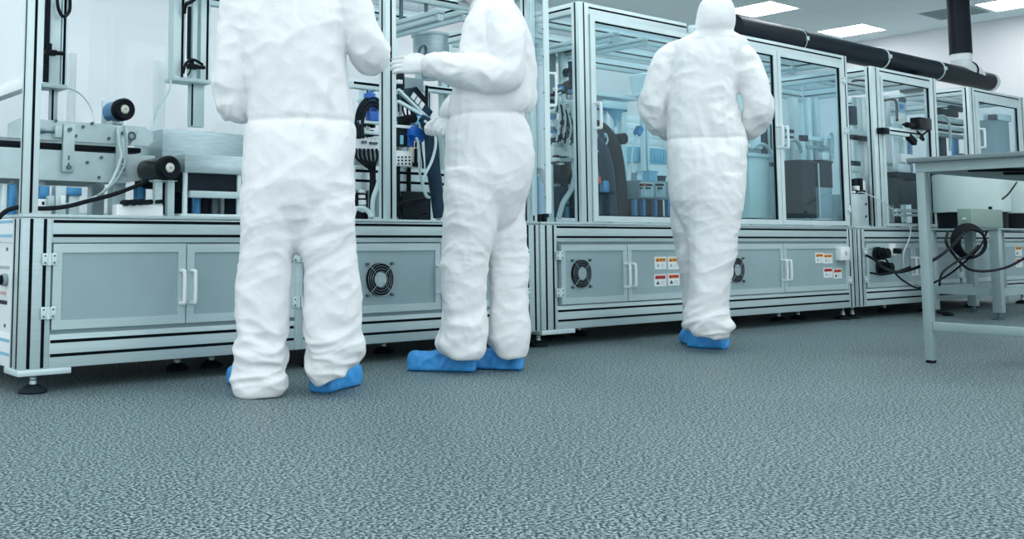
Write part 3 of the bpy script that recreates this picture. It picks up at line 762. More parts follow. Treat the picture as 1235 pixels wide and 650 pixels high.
t = thing('pneumatic_unit', (at(446, 150, 4.32).x, 4.32, TT), 'cluster of small black, white and blue fittings behind the looped hoses', 'pneumatic unit')
m = MB(); pbox(m, 436, 109, 438.5, 262, 4.36, .03); m.build('post', ALU2, t)
m = MB(); pbox(m, 434, 120, 462, 124, 4.34, .03); m.build('rail', ALU2, t)
rnd = random.Random(5)
for k in range(24):
    px, py = rnd.uniform(437, 459), rnd.uniform(110, 164); w_, h_ = rnd.uniform(2, 5.5), rnd.uniform(2.5, 8)
    mm = rnd.choice([BLACK, WHITE, STEELD, BLUEM, ALU2, BLACK, BLUE, DARK]); yy = rnd.uniform(4.29, 4.33)
    m = MB(); pbox(m, px-w_/2, py-h_/2, px+w_/2, py+h_/2, yy, .04); c = at(px, py, yy)
    m.cyl((c.x, yy, c.z), (c.x, yy-.025, c.z), .0011*w_, 0, seg=10); m.build('fitting_block', mm, t)
t = thing('valve_manifold', (at(443, 232, 4.30).x, 4.30, TT), 'white valve manifold with a fan of black tubes, left of the middle post', 'valve manifold')
m = MB(); pbox(m, 428, 169, 458, 180, 4.22, .08, 0)
for i in range(6): pbox(m, 430+i*4.6, 165+(i % 2)*1.5, 433+i*4.6, 170, 4.225, .04, 0)
m.build('body', WHITE, t)
m = MB(); pbox(m, 438, 169.5, 443, 173, 4.205, .02); pbox(m, 447, 171, 456, 174, 4.205, .02); m.build('clip', STEELD, t)
m = MB()
for i in range(6):
    x = 429+i*5
    m.tube(pts_at([(x, 180, 4.22), (x+1, 190, 4.20), (440+i*2.4, 199, 4.19), (447+i*.9, 207, 4.20), (447+i*.9, 232, 4.20), (446+i*.8, 262, 4.22)]), .0075, seg=7)
m.build('tube', BLACK, t)
m = MB(); pbox(m, 428, 181, 460, 203, 4.30, .01); m.build('back_plate', GREY, t)
m = MB(); 
for x in (431, 456): pbox(m, x, 180, x+3, 262, 4.32, .03)
m.build('leg', ALU, t)
hose('air_hose', pts_at([(428, 252, 4.15), (437, 251, 4.12), (445, 256, 4.10), (448, 262.5, 4.08)]), .013, HOSE, 'fat pale hose bending down to the machine top right of the left person', 'hose')
hose('air_hose', pts_at([(459, 205, 4.12), (456, 222, 4.12), (450, 240, 4.11), (449, 263, 4.10)]), .012, HOSE, 'fat pale hose running down beside the middle post', 'hose')
block_unit('junction_blocks', 'small white connectors on a black backing below the beam, beside the left person', 'connector block', [(428, 233, 444, 263, 4.24, .04, 1), (435, 229, 441, 232, 4.22, .03, 3), (435, 235, 441, 239, 4.22, .03, 3), (435, 241, 442, 247, 4.22, .03, 3), (436, 248, 442, 256, 4.22, .03, 9)], None, (), MIX)

# right of the middle post
t = thing('hopper', tuple(at(520, 70, 4.55)), 'open-topped steel hopper above the outstretched hand', 'hopper')
c = at(519, 43, 4.55); r = (at(537, 43, 4.55)-at(501, 43, 4.55)).length/2*.93
zb_ = at(519, 72, 4.55).z
m = MB().lathe((c.x, 4.55, 0), [(r*.5, zb_-.12), (r*.93, zb_-.02), (r*.97, c.z-.012), (r*1.04, c.z-.010), (r*1.04, c.z+.004), (r*.95, c.z+.004), (r*.90, zb_)], seg=36)
m.build('bowl', STEEL, t)
p = at(506, 66, 4.48)
MB().tube([(p.x-.03, 4.46, p.z-.03), (p.x-.02, 4.45, p.z+.03), (p.x+.01, 4.45, p.z+.05), (p.x+.03, 4.46, p.z+.03), (p.x+.03, 4.47, p.z-.03)], .008, seg=8).build('handle', STEELD, t)
m = MB()
for dx in (-.09, .09):
    m.box((c.x+dx-.012, 4.54, TT), (c.x+dx+.012, 4.57, zb_), 0)
m.build('leg', ALU, t)
block_unit('gearbox', 'grey gearbox with a black flange under the outstretched hand', 'gearbox', [(488, 94, 511, 111, 4.42, .10, 7), (479, 88, 488, 110, 4.42, .05, 8), (481, 96, 486, 101, 4.40, .03, 3), (479, 110, 517, 114, 4.40, .14, 9), (481, 113, 486, 262, 4.46, .03, 9), (510, 113, 514, 262, 4.50, .03, 9)], None, (), MIX)
t = thing('articulated_arm', tuple(at(505, 170, 4.28)), 'dark diagonal arm with white stickers under the outstretched hand', 'arm')
a, b = at(490, 112, 4.30), at(517, 141, 4.30)
d = (b-a).normalized(); nn = Vector((-d.z, 0, d.x))
def bar(p, q, w, y0, dep, mb, m=0):
    d = (q-p).normalized(); n = Vector((-d.z, 0, d.x))*w/2
    return mb.prism([(p.x-n.x, y0, p.z-n.z), (q.x-n.x, y0, q.z-n.z), (q.x+n.x, y0, q.z+n.z), (p.x+n.x, y0, p.z+n.z)], (0, dep, 0), m)
bar(a, b, .075, 4.29, .05, MB()).build('body', NAVY, t)
a2, b2 = at(500, 108, 4.33), at(514, 124, 4.33)
bar(a2, b2, .045, 4.33, .04, MB()).build('upper_link', BLACK, t)
m = MB(); 
for f in (.22, .40, .58): 
    q = a+(b-a)*f+nn*.012; bar(q-d*.014, q+d*.014, .036, 4.286, .006, m)
m.build('sticker', WHITE, t)
m = MB(); bar(at(480, 108, 4.27), at(516, 143, 4.27), .014, 4.26, .02, m); bar(at(480, 122, 4.26), at(508, 138, 4.26), .016, 4.25, .02, m)
m.build('side_rod', ALU2, t)
m = MB(); pbox(m, 487, 140, 496, 150, 4.26, .06); m.cyl((at(491, 144, 4.26).x, 4.26, at(491, 144, 4.26).z), (at(491, 144, 4.26).x, 4.2, at(491, 144, 4.26).z), .024, seg=16); m.build('joint', BLACK, t)
m = MB(); pbox(m, 497, 139, 508, 150, 4.24, .06, 0); pbox(m, 508, 138, 512, 149, 4.25, .05, 1); m.build('coupling', [PBLUE, BLUE], t)
m = MB(); pbox(m, 487, 150, 492, 262, 4.33, .03); m.build('stand', ALU, t)
t = thing('tube_harness', (at(498, 130, 4.4).x, 4.40, at(498, 260, 4.4).z), 'harness of thin black and clear tubes behind the dark diagonal arm', 'tube harness')
rnd = random.Random(3)
for k in range(9):
    x0 = 480+k*3.6; x1 = 482+k*3.2
    MB().tube(pts_at([(x0, 116+rnd.uniform(-3, 3), 4.40), (x0+rnd.uniform(-3, 4), 132, 4.385), (x1+rnd.uniform(-4, 4), 152, 4.38), (x1, 178, 4.385), (x1+rnd.uniform(-2, 3), 205, 4.39), (x1, 262, 4.40)]), .0055, seg=7).build('tube', [BLACK, HOSE, DARK][k % 3], t)
for k in range(12):
    px, py = rnd.uniform(481, 513), rnd.uniform(116, 160); w_, h_ = rnd.uniform(2, 5), rnd.uniform(2, 7)
    m = MB(); pbox(m, px-w_/2, py-h_/2, px+w_/2, py+h_/2, 4.375, .03); m.build('fitting_block', rnd.choice([BLACK, WHITE, BLUEM, STEELD, ALU2]), t)
block_unit('pole', 'thin black pole beside the dark diagonal arm', 'pole', [(514.5, 103, 517, 262, 4.36, .012, 1)], None, (), MIX)
t = thing('connector_unit', (at(495, 176, 4.22).x, 4.22, TT), 'grey connector unit with a bright blue plug under the diagonal arm', 'connector unit')
m = MB(); pbox(m, 478, 154, 497, 176, 4.22, .10, 0); pbox(m, 478, 151, 499, 154.5, 4.21, .11, 1); m.build('housing', [DARK, WHITE], t)
m = MB(); pbox(m, 492, 154, 500, 176, 4.215, .07, 0); m.build('blue_side', BLUE, t)
m = MB(); bar(at(498, 157, 4.18), at(511, 166, 4.18), .055, 4.17, .05, m); m.build('plug', BLUE, t)
m = MB(); pbox(m, 483, 163, 487, 174, 4.215, .01, 0); m.build('port', PBLUE, t)
MB().tube(pts_at([(502, 166, 4.17), (505, 175, 4.16), (506, 190, 4.15), (506, 206, 4.15), (509, 220, 4.15), (514, 234, 4.15), (517, 238, 4.16)]), .0075, seg=8).build('cable', HOSE, t)
m = MB(); pbox(m, 481, 176, 484, 262, 4.27, .03); pbox(m, 494, 176, 497, 262, 4.27, .03); m.build('leg', ALU, t)
t = thing('terminal_block', (at(488, 190, 4.2).x, 4.2, TT), 'white perforated terminal block right of the middle post', 'terminal block')
m = MB(); pbox(m, 478, 186, 497, 200, 4.19, .06); pbox(m, 478, 182, 497, 186.5, 4.20, .05); m.build('body', WHITE, t)
m = MB()
for i in range(4):
    for j in range(3): pbox(m, 480+i*4.4, 188.5+j*4, 481.8+i*4.4, 190.5+j*4, 4.187, .01, 0, 0)
m.build('opening', DARK, t)
m = MB(); pbox(m, 497, 178, 506, 202, 4.20, .04); m.build('cover', CREAM, t)
m = MB(); pbox(m, 502, 179, 503.5, 200, 4.18, .02); pbox(m, 500, 196, 506, 201, 4.17, .02); pbox(m, 480, 200, 483, 262, 4.23, .02); pbox(m, 493, 200, 496, 262, 4.23, .02); m.build('stand', BLACK, t)
t = thing('cable_sleeve', tuple(at(528, 262, 4.0)), 'thick dark blue fabric cable sleeve hanging down beside the facing person', 'cable sleeve')
P = pts_at([(508, 142, 4.16), (514, 148, 4.14), (519, 160, 4.12), (521, 178, 4.10), (522, 198, 4.09), (525, 220, 4.07), (528, 245, 4.05), (530, 262.5, 4.04)])
MB().tube(P, .03, radii=[.022, .032, .037, .038, .038, .036, .034, .032], seg=18).build('sleeve', NAVY, t)
MB().tube(pts_at([(512, 146, 4.09), (520, 152, 4.05), (525, 164, 4.03), (525, 178, 4.02), (520, 196, 4.01), (512, 212, 4.01), (510, 222, 4.02), (514, 236, 4.03), (518, 238, 4.05)]), .0075, seg=8).build('hose', HOSE, t)
solo(MB().box((2.76, 4.80, TT), (3.62, 4.82, 1.02), 0, .004), 'shade_board', DARK, 'dark panel added as shade low at the back between the two people', 'panel')  # added dark board imitating the dim lower part of the interior
block_unit('dark_sheet', 'thin dark sheet under the two-slot beam, right of the middle post', 'cabinet', [(486, 231, 518, 263, 4.22, .02, 8)], None, (), MIX)  # a single thin dark sheet below the beam
hose('short_cable', pts_at([(478, 247, 4.17), (485, 245, 4.15), (495, 243, 4.17), (512, 240, 4.2)]), .013, BLACK, 'short black cable just right of the middle post near the machine top', 'cable')
hose('short_cable', pts_at([(502, 263, 4.1), (508, 258, 4.1), (514, 257, 4.1)]), .008, BLACK, 'short black cable at the foot of the blue cable sleeve', 'cable')
solo(MB().ext((3.30, 4.93, TT), (3.36, 4.98, 1.88), {'-y': [3.33]}), 'inner_post', [ALU2, SLOT], 'inner aluminium post behind the hopper between the two people', 'post')
solo(MB().box((3.36, 4.93, TT), (3.92, 4.95, 1.20), 0), 'back_sheet', WHITE, 'white sheet at the back of the enclosure behind the facing person', 'sheet')
# LED bars high in the enclosures (along the depth)
def led_bar(x, y0, y1, z, label, hy=(4.24, 4.64), ht=1.8595):
    t = thing('light_bar', (x, (y0+y1)/2, z), label, 'light bar', 'slim light bars under the enclosure tops')
    MB().cyl((x, y0, z), (x, y1, z), .017, seg=14).build('tube', LED, t)
    MB().box((x-.03, y0-.03, z+.012), (x+.03, y1+.03, z+.036), 0, .003).box((x-.02, y0-.03, z-.02), (x+.02, y0, z+.02)).box((x-.02, y1, z-.02), (x+.02, y1+.03, z+.02)).build('housing', ALU, t)
    for y in hy: MB().box((x-.008, y-.008, z+.034), (x+.008, y+.008, ht)).build('hanger', SCREW, t)
led_bar(3.44, 4.0, 4.85, 1.735, 'light bar above the hopper between the two people', (4.30, 4.77), 1.8895)
led_bar(3.62, 4.0, 4.85, 1.755, 'second light bar above the hopper, nearer the facing person', (4.30, 4.77), 1.8895)

# ------------------------------------------------------------------ inside the middle enclosure
led_bar(4.85, 4.0, 4.9, 1.79, 'light bar seen through the blue door, nearest the slotted corner post')
led_bar(5.12, 4.0, 4.9, 1.79, 'second light bar seen through the blue door left of the lone person')
led_bar(6.55, 4.0, 4.9, 1.78, 'light bar behind the glass door right of the lone person')
led_bar(6.80, 4.0, 4.9, 1.78, 'second light bar behind the glass door right of the lone person')
# tall mechanism seen in the gap left of the slotted corner post
def z_at(py, px, Y): return at(px, py, Y).z
t = thing('assembly_head', (4.62, 4.29, TT), 'dense black and white fittings in the gap left of the slotted corner post', 'assembly head')
m = MB(); pbox(m, 683.5, 130, 687, 182, 4.23, .05, 0); pbox(m, 668, 178, 694, 190, 4.25, .08, 0); pbox(m, 672, 172, 680, 179, 4.27, .05, 0); pbox(m, 668, 190, 694, 196, 4.26, .06, 1)
pbox(m, 686, 174, 694, 178, 4.25, .05, 0)
m.build('manifold', [WHITE, PLATE], t)
m = MB(); pbox(m, 665, 121, 694, 125, 4.28, .03); pbox(m, 665, 216, 694, 219, 4.28, .03); pbox(m, 664, 128, 694, 131, 4.31, .04); m.build('rail', BLACK, t)
m = MB(); pbox(m, 667, 126, 694, 128.5, 4.25, .04); pbox(m, 665, 222, 695, 226, 4.25, .05); pbox(m, 665, 198, 668, 262, 4.2, .03); m.build('bright_rail', ALU2, t)
for px, py, r in ((681, 104, .030), (691, 112, .024), (676, 150, .024), (686, 140, .02), (690, 150, .03), (678, 164, .02), (691, 166, .026), (670, 168, .02)):
    c = at(px, py, 4.26); m = MB(); m.cyl((c.x, 4.25, c.z), (c.x-.01, 4.18, c.z+.006), r, seg=12); m.box((c.x-r*.8, 4.24, c.z-r*1.5), (c.x+r*.5, 4.30, c.z+r*.4), 0, .003); m.build('fitting', BLACK, t)
for px, py, w in ((667.5, 141, 5), (678, 106, 5), (692, 110, 4), (671, 158, 3)):
    m = MB(); pbox(m, px-w/2, py-w/2, px+w/2, py+w/2, 4.19, .04); m.build('blue_fitting', BLUEM, t)
for px, py, w, h in ((671, 148, 7, 9), (688, 172, 5, 6), (676, 120, 3, 7), (690, 132, 4, 5), (668, 163, 5, 5), (681, 156, 3, 10), (672, 134, 6, 4)):
    m = MB(); pbox(m, px-w/2, py-h/2, px+w/2, py+h/2, 4.22, .04); m.build('white_fitting', WHITE, t)
m = MB()
for i in range(8):
    x = 669+i*3.3
    m.tube(pts_at([(x, 196, 4.26), (x+.5, 206, 4.21), (676+i*1.6, 216, 4.20), (678+i*.8, 224, 4.22), (674+i*.6, 262, 4.25)]), .009, seg=7)
m.build('tube', BLACK, t)
m = MB()
for i, (dx, c_) in enumerate(((0, 0), (4, 0), (9, 0))):
    m.tube(pts_at([(671+dx, 131+dx, 4.21), (680+dx, 122, 4.17), (690, 130+dx*2, 4.18), (692, 148+dx, 4.21)]), .006, seg=7)
m.tube(pts_at([(692, 196, 4.21), (692, 215, 4.19), (688, 230, 4.18), (679, 245, 4.18), (674, 263, 4.19)]), .016, seg=10)
m.tube(pts_at([(676, 112, 4.19), (672, 116, 4.17), (677, 126, 4.17), (686, 124, 4.17), (694, 134, 4.19)]), .008, seg=7)
m.build('hose', HOSE, t)
m = MB(); pbox(m, 664, 197, 697, 262, 4.44, .012, 0); m.build('shade_panel', DARK, t)  # dark sheet added to give the lower gap its shaded look
m = MB(); pbox(m, 672, 225, 682, 262, 4.2, .06, 0); m.build('cable_bundle', NAVY, t)
m = MB(); pbox(m, 684, 233, 687, 263, 4.37, .03, 0); pbox(m, 690, 226, 694, 263, 4.37, .03, 1); pbox(m, 681, 246, 694, 249, 4.2, .03, 1); m.build('leg', [BLUEM, BLACK], t)
rnd = random.Random(11)
for k in range(26):
    px, py = rnd.uniform(667, 692), rnd.uniform(102, 214); w_, h_ = rnd.uniform(1.6, 4.2), rnd.uniform(2, 6.5)
    mm, nm = rnd.choice([(BLACK, 'fitting'), (WHITE, 'white_fitting'), (STEELD, 'fitting'), (BLUEM, 'blue_fitting'), (ALU2, 'white_fitting'), (BLACK, 'fitting')])
    yy = rnd.uniform(4.20, 4.27); m = MB(); pbox(m, px-w_/2, py-h_/2, px+w_/2, py+h_/2, yy, .04); c = at(px, py, yy)
    m.cyl((c.x, yy, c.z), (c.x, yy-.02, c.z), .35*w_*.0042, 0, seg=10); m.build(nm, mm, t)
for k in range(7):
    x0 = 668+k*3.4; m = MB(); m.tube(pts_at([(x0, 132+k*3, 4.19), (x0+4, 118+k*5, 4.17), (x0+7, 140+k*4, 4.17), (x0+3, 170+k, 4.19)]), .0055, seg=7); m.build('hose', BLACK if k % 2 else HOSE, t)
block_unit('rear_column', 'grey column with a dark window at the back, above the assembly head', 'column', [(664, 60, 672, 262, 4.66, .04, 7), (680, 60, 686, 262, 4.6, .04, 9), (688, 74, 694, 108, 4.5, .02, 10), (664, 56, 694, 61, 4.55, .1, 8)], None, [(682, 88, 4.6, .03, .03, 8)], MIX)
# through the open door: blue bundle and hoses at the base joint
t = thing('hose_bundle', tuple(at(646, 262, 4.0)), 'blue and black hose bundle at the joint of the two machine bases', 'hose bundle')
m = MB(); m.tube(pts_at([(648, 214, 4.0), (649, 235, 3.99), (650, 262, 3.99)]), .05, radii=[.032, .04, .042], seg=14); m.build('sleeve', BLUEM, t)
m = MB(); 
for i in range(3): m.tube(pts_at([(641+i*2, 216, 3.96), (642+i*3, 206, 3.95), (650+i*2, 206, 3.95), (656, 222, 3.96), (660, 262, 3.96)]), .010, seg=7)
m.build('hose', DARK, t)
m = MB(); 
for px in (642, 650, 656): c = at(px, 262, 3.90); m.cyl((c.x, 3.90, TT), (c.x, 3.90, TT+.045), .018, seg=12)
m.build('fitting', BLACK, t)

# robot-like dark test unit behind the blue door
t = thing('test_unit', (4.80, 4.15, TT), 'dark test unit with a rounded head behind the blue door', 'test unit')
Yq = 4.12
m = MB(); c = at(722, 162, Yq)
m.tube(pts_at([(712, 150, 4.2), (722, 156, 4.16), (732, 172, 4.14), (738, 195, 4.14), (742, 225, 4.15), (744, 263, 4.17)]), .1, radii=[.03, .055, .072, .074, .070, .066], seg=18)
m.build('shroud', BLACK, t)
m = MB(); m.tube(pts_at([(716, 168, 4.02), (722, 182, 4.0), (727, 205, 4.0), (730, 235, 4.02), (732, 263, 4.04)]), .06, radii=[.04, .06, .066, .064, .06], seg=16); m.build('body', NAVY, t)
m = MB(); c = at(721, 163, 4.03); m.lathe((c.x, 4.03, c.z), [(.02, -.03), (.055, -.015), (.065, .02), (.05, .06)], axis='y', seg=24); m.build('head', BLACKG, t)
m = MB(); c = at(719.5, 164, 3.98); m.cyl((c.x, 3.985, c.z), (c.x, 4.01, c.z), .022, seg=16); c = at(731, 163, 3.99); m.cyl((c.x, 3.99, c.z), (c.x, 4.01, c.z), .014, seg=16); m.build('lens', PBLUE, t)
MB().tube(pts_at([(718, 184, 3.97), (728, 178, 3.96), (733, 168, 3.97), (729, 161, 3.99)]), .005, seg=7).build('cable', HOSE, t)
m = MB(); pbox(m, 716, 198, 737, 218, 3.98, .05, 0); m.build('blue_wrap', BLUEM, t)
m = MB(); pbox(m, 718, 213, 725, 221, 3.94, .04, 0); m.build('red_tag', ORED, t)
m = MB(); pbox(m, 738, 222, 742, 231, 3.97, .03, 0); pbox(m, 728, 218, 735, 232, 3.95, .03, 1); m.build('clip', [WHITE, BLUEM], t)
m = MB(); pbox(m, 740, 162, 748, 178, 4.16, .06); c = at(744, 168, 4.14); m.cyl((c.x, 4.14, c.z), (c.x, 4.08, c.z), .035, seg=14); m.build('motor', BLACK, t)
# shelf with hopper
t = thing('feeder_rack', (5.05, 4.45, TT), 'pale feeder frame with a high shelf behind the blue door', 'frame')
m = MB(); pbox(m, 718, 114.5, 768, 118, 4.40, .25, 0); pbox(m, 727, 122, 757, 131, 4.42, .06, 0); pbox(m, 727, 131, 757, 133, 4.41, .07, 1); m.build('shelf', [ALU2, BLUEM], t)
m = MB()
for px in (727, 751): pbox(m, px, 131, px+6, 263, 4.45, .04, 0)
m.build('leg', ALU2, t)
m = MB(); c = at(742, 140, 4.42); m.lathe((c.x, 4.42, c.z-.03), [(.008, -.04), (.012, 0), (.05, .06), (.055, .065)], seg=20); m.build('funnel', PBLUE, t)
t = thing('plastic_hopper', tuple(at(775, 116, 4.55)), 'translucent white tapered hopper on the high shelf left of the lone person', 'hopper')
c0, c1 = at(776, 93, 4.55), at(776, 115.5, 4.55)
m = MB().lathe((c0.x, 4.55, 0), [(.075, c1.z), (.080, c1.z+.01), (.098, c0.z), (.102, c0.z+.006), (.09, c0.z+.012), (.02, c0.z+.014), (.018, c0.z+.03)], seg=28); m.build('body', mat('frosted_plastic', (.72, .84, .86), .4), t)
MB().box((c0.x-.14, 4.42, c1.z-.02), (c0.x+.10, 4.66, c1.z), 0, .003).build('shelf_arm', ALU2, t)
m = MB()
for dx in (.05, .09): m.box((c0.x+dx, 4.60, TT), (c0.x+dx+.02, 4.63, c1.z-.02))
m.build('leg', ALU2, t)
t = thing('spray_head', tuple(at(770, 158, 4.35)), 'small blue head on a bent stalk behind the blue door', 'sensor')
m = MB(); bar(at(768, 162, 4.35), at(772, 154, 4.35), .04, 4.33, .04, m); m.build('head', BLUEM, t)
MB().tube(pts_at([(769, 160, 4.35), (766, 170, 4.35), (763, 182, 4.35), (762, 200, 4.35), (762, 262, 4.35)]), .007, seg=8).build('stalk', ALU2, t)
# instrument bench with drawers
t = thing('instrument_bench', (5.35, 4.15, TT), 'grey instrument bench with handled drawers low behind the blue door', 'bench')
m = MB(); pbox(m, 773, 218, 812, 240, 4.02, .30, 0); m.build('cabinet', GREY, t)
for a_, b_ in ((773.5, 776), (776.5, 789), (791, 803)):
    d = MB(); pbox(d, a_, 220, b_, 238, 4.0, .02, 0); dd = d.build('drawer', PLATE, t)
    h = MB(); pbox(h, a_+2, 221.5, b_-2, 224, 3.985, .02, 0); pbox(h, a_+(b_-a_)*.35, 226, a_+(b_-a_)*.7, 228, 3.985, .02, 0); h.build('handle', BLACK, dd)
h = MB(); pbox(h, 776.5, 221, 780, 224, 3.98, .02); h.build('red_switch', RED, t)
m = MB(); pbox(m, 767, 240, 800, 263, 4.10, .2, 0); m.build('recess', BLACK, t)
m = MB(); 
for a_ in (766, 776, 790, 806): pbox(m, a_, 240, a_+3, 263, 4.03, .03, 0)
m.build('leg', BLUEM, t)
for bx_, mm, lb in (((783, 206, 793, 219, 4.06, .1), PBLUE, 'pale blue box standing in the middle of the instrument bench'), ((769, 208, 775, 219, 4.08, .05), ALU2, 'small grey box at the left of the instrument bench'), ((795, 212, 803, 219, 4.08, .08), NAVY, 'dark low box at the right of the instrument bench')):
    m = MB(); pbox(m, *bx_); zb_ = zt(785, 218, 4.02)
    lo_ = min(v[2] for v in m.v); m.v = [(v[0], v[1], zb_+.001 if abs(v[2]-lo_) < .004 else v[2]) for v in m.v]
    m.box((bx_ and min(v[0] for v in m.v)-.004, bx_[4]-.004, max(v[2] for v in m.v)-.012), (max(v[0] for v in m.v)+.004, bx_[4]+bx_[5]+.004, max(v[2] for v in m.v)+.001), 0, .002)
    solo(m, 'sample_box', mm, lb, 'box', 'boxes on the instrument bench')
t = thing('ribbed_crate', (at(786, 196, 4.62).x, 4.62, TT), 'blue ribbed crate on white supports behind the blue door', 'crate')
xa, xb = at(766, 187, 4.66).x, at(806, 187, 4.66).x; za, zb = zt(785, 197, 4.66), zt(785, 178, 4.66)
m = MB().box((xa, 4.66, za), (xb, 4.90, zb), 0, .004)
n_ = 11
for i in range(n_): m.box((xa+(xb-xa)*(i+.2)/n_, 4.65, za+.01), (xa+(xb-xa)*(i+.7)/n_, 4.665, zb-.008), 0, .002)
m.build('body', PBLUE, t)
MB().box((xa+.02, 4.67, TT), (xb-.02, 4.88, za), 0).build('stand', WHITE, t)
t = thing('white_slat_screen', (at(780, 170, 4.95).x, 4.95, TT), 'white horizontal-slat screen at the back behind the blue door', 'screen')
xa, xb = at(742, 150, 4.95).x, at(832, 150, 4.95).x
for i in range(9):
    z = 1.02+i*.055
    MB().box((xa, 4.95, z), (xb, 4.962, z+.050), 0, .002).build('slat', WHITE, t)
MB().box((xa-.02, 4.96, TT), (xa+.01, 4.985, 1.53)).box((xb-.01, 4.96, TT), (xb+.02, 4.985, 1.53)).build('post', ALU2, t)

# bins behind the right-hand doors
t = thing('storage_bin', (6.35, 4.2, TT), 'light grey box bin behind the glass door, beside the lone person\'s elbow', 'bin', 'bins behind the right-hand glass doors')
Yb = 3.90
m = MB(); pbox(m, 904, 189, 929, 263, Yb, .20, 0, .006); m.build('body', DRUM, t)
m = MB(); pbox(m, 902, 185, 932, 190, Yb-.01, .22, 0, .004); m.build('rim', PLATE, t)
BG = 'bins behind the right-hand glass doors'
block_unit('storage_bin', 'mid grey bin in the middle of the right-hand glass doors', 'bin', [(931, 201, 965, 263, 4.08, .17, 7), (930, 197, 966, 202, 4.075, .18, 8)], BG, (), MIX)
block_unit('storage_bin', 'tall black bin right of the door mullion', 'bin', [(967, 196, 984, 263, 3.89, .15, 1), (966.5, 193, 984.5, 196.5, 3.886, .16, 8)], BG, (), MIX)
block_unit('storage_bin', 'dark bin with a lighter lower half, rightmost behind the glass doors', 'bin', [(988, 196, 1004, 226, 3.88, .15, 8), (988, 226, 1004, 263, 3.885, .14, 7), (987.5, 193.5, 1005, 196.5, 3.876, .16, 1), (988, 197, 989, 263, 3.874, .006, 9)], BG, (), MIX)
block_unit('robot_column', 'upright column with side arms standing on the bins behind the glass door', 'column', [(976, 118, 980, 193, 3.94, .03, 9), (982.5, 118, 984, 193, 3.95, .02, 11), (986, 118, 989, 193, 3.96, .03, 9), (970, 165, 1002, 170, 3.92, .02, 9), (968, 163, 975, 170, 3.90, .03, 8), (974, 176, 1000, 180, 3.925, .015, 7), (992, 184, 1003, 193, 3.92, .05, 3), (994, 172, 1002, 184, 3.93, .03, 9)], None, (), MIX, ground=False)
block_unit('slim_column', 'slim column with two short arms above the mid grey bin', 'column', [(951, 150, 954.5, 197, 4.12, .03, 9), (950, 156, 958, 160, 4.10, .02, 8), (950, 164, 958, 167, 4.10, .02, 8)], None, (), MIX, ground=False)
block_unit('stacked_cylinder', 'pale cylinder column standing on the mid grey bin', 'cylinder', [(957, 118, 964, 197, 4.16, .04, 3)], None, (), MIX, ground=False)
hose('air_hose', pts_at([(946, 176, 4.09), (954, 169, 4.085), (962, 172, 4.085), (966, 182, 4.085), (962, 183, 4.03)]), .013, HOSE, 'pale hose arching over the grey bin right of the door mullion', 'hose')
hose('air_hose', pts_at([(906, 180, 4.22), (914, 174, 4.21), (924, 176, 4.21), (931, 186, 4.21), (934, 200, 4.215)]), .014, HOSE, 'pale hose arching over the light grey bin at the lone person\'s elbow', 'hose')
hose('air_hose', pts_at([(994, 176, 3.90), (996, 166, 3.90), (1001, 160, 3.90), (1004, 166, 3.90), (1004, 192, 3.90)]), .010, HOSE, 'pale hose curling above the rightmost bin behind the glass doors', 'hose')
block_unit('rail_unit', 'slotted rail unit behind the glass just left of the door mullion', 'rail', [(922, 152, 926, 200, 4.30, .03, 10), (927, 150, 929.5, 200, 4.3, .03, 9), (930, 150, 932, 210, 4.3, .03, 8), (906, 174, 920, 179, 4.29, .05, 3), (903, 178, 926, 184, 4.33, .05, 9), (923, 184, 927, 262, 4.36, .03, 9)], None, (), MIX)

# ------------------------------------------------------------------ between and inside the right enclosures
t = thing('control_box', (7.45, 3.95, TT), 'pale grey control box standing at the joint of the two right machine bases', 'box')
m = MB(); pbox(m, 1028.5, 234, 1047.5, 271.5, 3.85, .18, 0, .005); m.v = [(v[0], v[1], TT if v[2] < TT+.03 else v[2]) for v in m.v]; m.build('housing', PLATE, t)
m = MB(); pbox(m, 1047.7, 236, 1050, 271.5, 3.86, .16, 0); m.build('side_cover', BLACK, t)
for py in (246, 261): c = at(1044, py, 3.85); MB().cyl((c.x, 3.854, c.z), (c.x, 3.842, c.z), .009, seg=10).build('bolt', SCREW, t)
block_unit('gripper_unit', 'cluttered black and white gripper unit on top of the pale control box', 'gripper', [(1030, 222, 1043, 228, 3.92, .06, 3), (1031, 216, 1036, 224, 3.90, .05, 8), (1037, 215, 1041, 230, 3.89, .05, 1), (1041, 218, 1044, 230, 3.90, .04, 3), (1034, 224, 1037, 231, 3.88, .03, 3), (1029, 229, 1044, 234, 3.88, .10, 8), (1030, 230, 1032, 233, 3.87, .02, 3)], None, (), MIX, ground=False)
block_unit('rear_gantry', 'aluminium gantry with a black bar left inside the small right enclosure', 'gantry', [(1028, 158, 1056, 164, 4.12, .04, 9), (1028, 164, 1056, 169, 4.11, .05, 1), (1036, 118, 1041, 272, 4.17, .04, 9), (1043, 118, 1047, 272, 4.165, .04, 3), (1027, 128, 1034, 150, 4.15, .05, 10), (1027, 194, 1038, 200, 4.12, .04, 10), (1027, 200, 1038, 208, 4.12, .04, 9), (1048.5, 176, 1051, 272, 4.19, .03, 2)], None, (), MIX)
hose('thin_cable', pts_at([(1028, 98, 4.13), (1036, 97, 4.13), (1044, 98, 4.13), (1047, 104, 4.13), (1047, 118, 4.15)]), .008, BLACK, 'thin black cable bent across the top of the gantry below the duct', 'cable')
hose('thin_hose', pts_at([(1032, 233, 3.90), (1040, 232, 3.83), (1050, 236, 3.80), (1062, 242, 3.79), (1078, 254, 3.785), (1090, 264, 3.78), (1098, 276, 3.775), (1096, 290, 3.77), (1090, 305, 3.765), (1092, 328, 3.77), (1110, 345, 3.77)]), .004, HOSE, 'thin pale hose sagging from the control box down past the base front', 'hose')
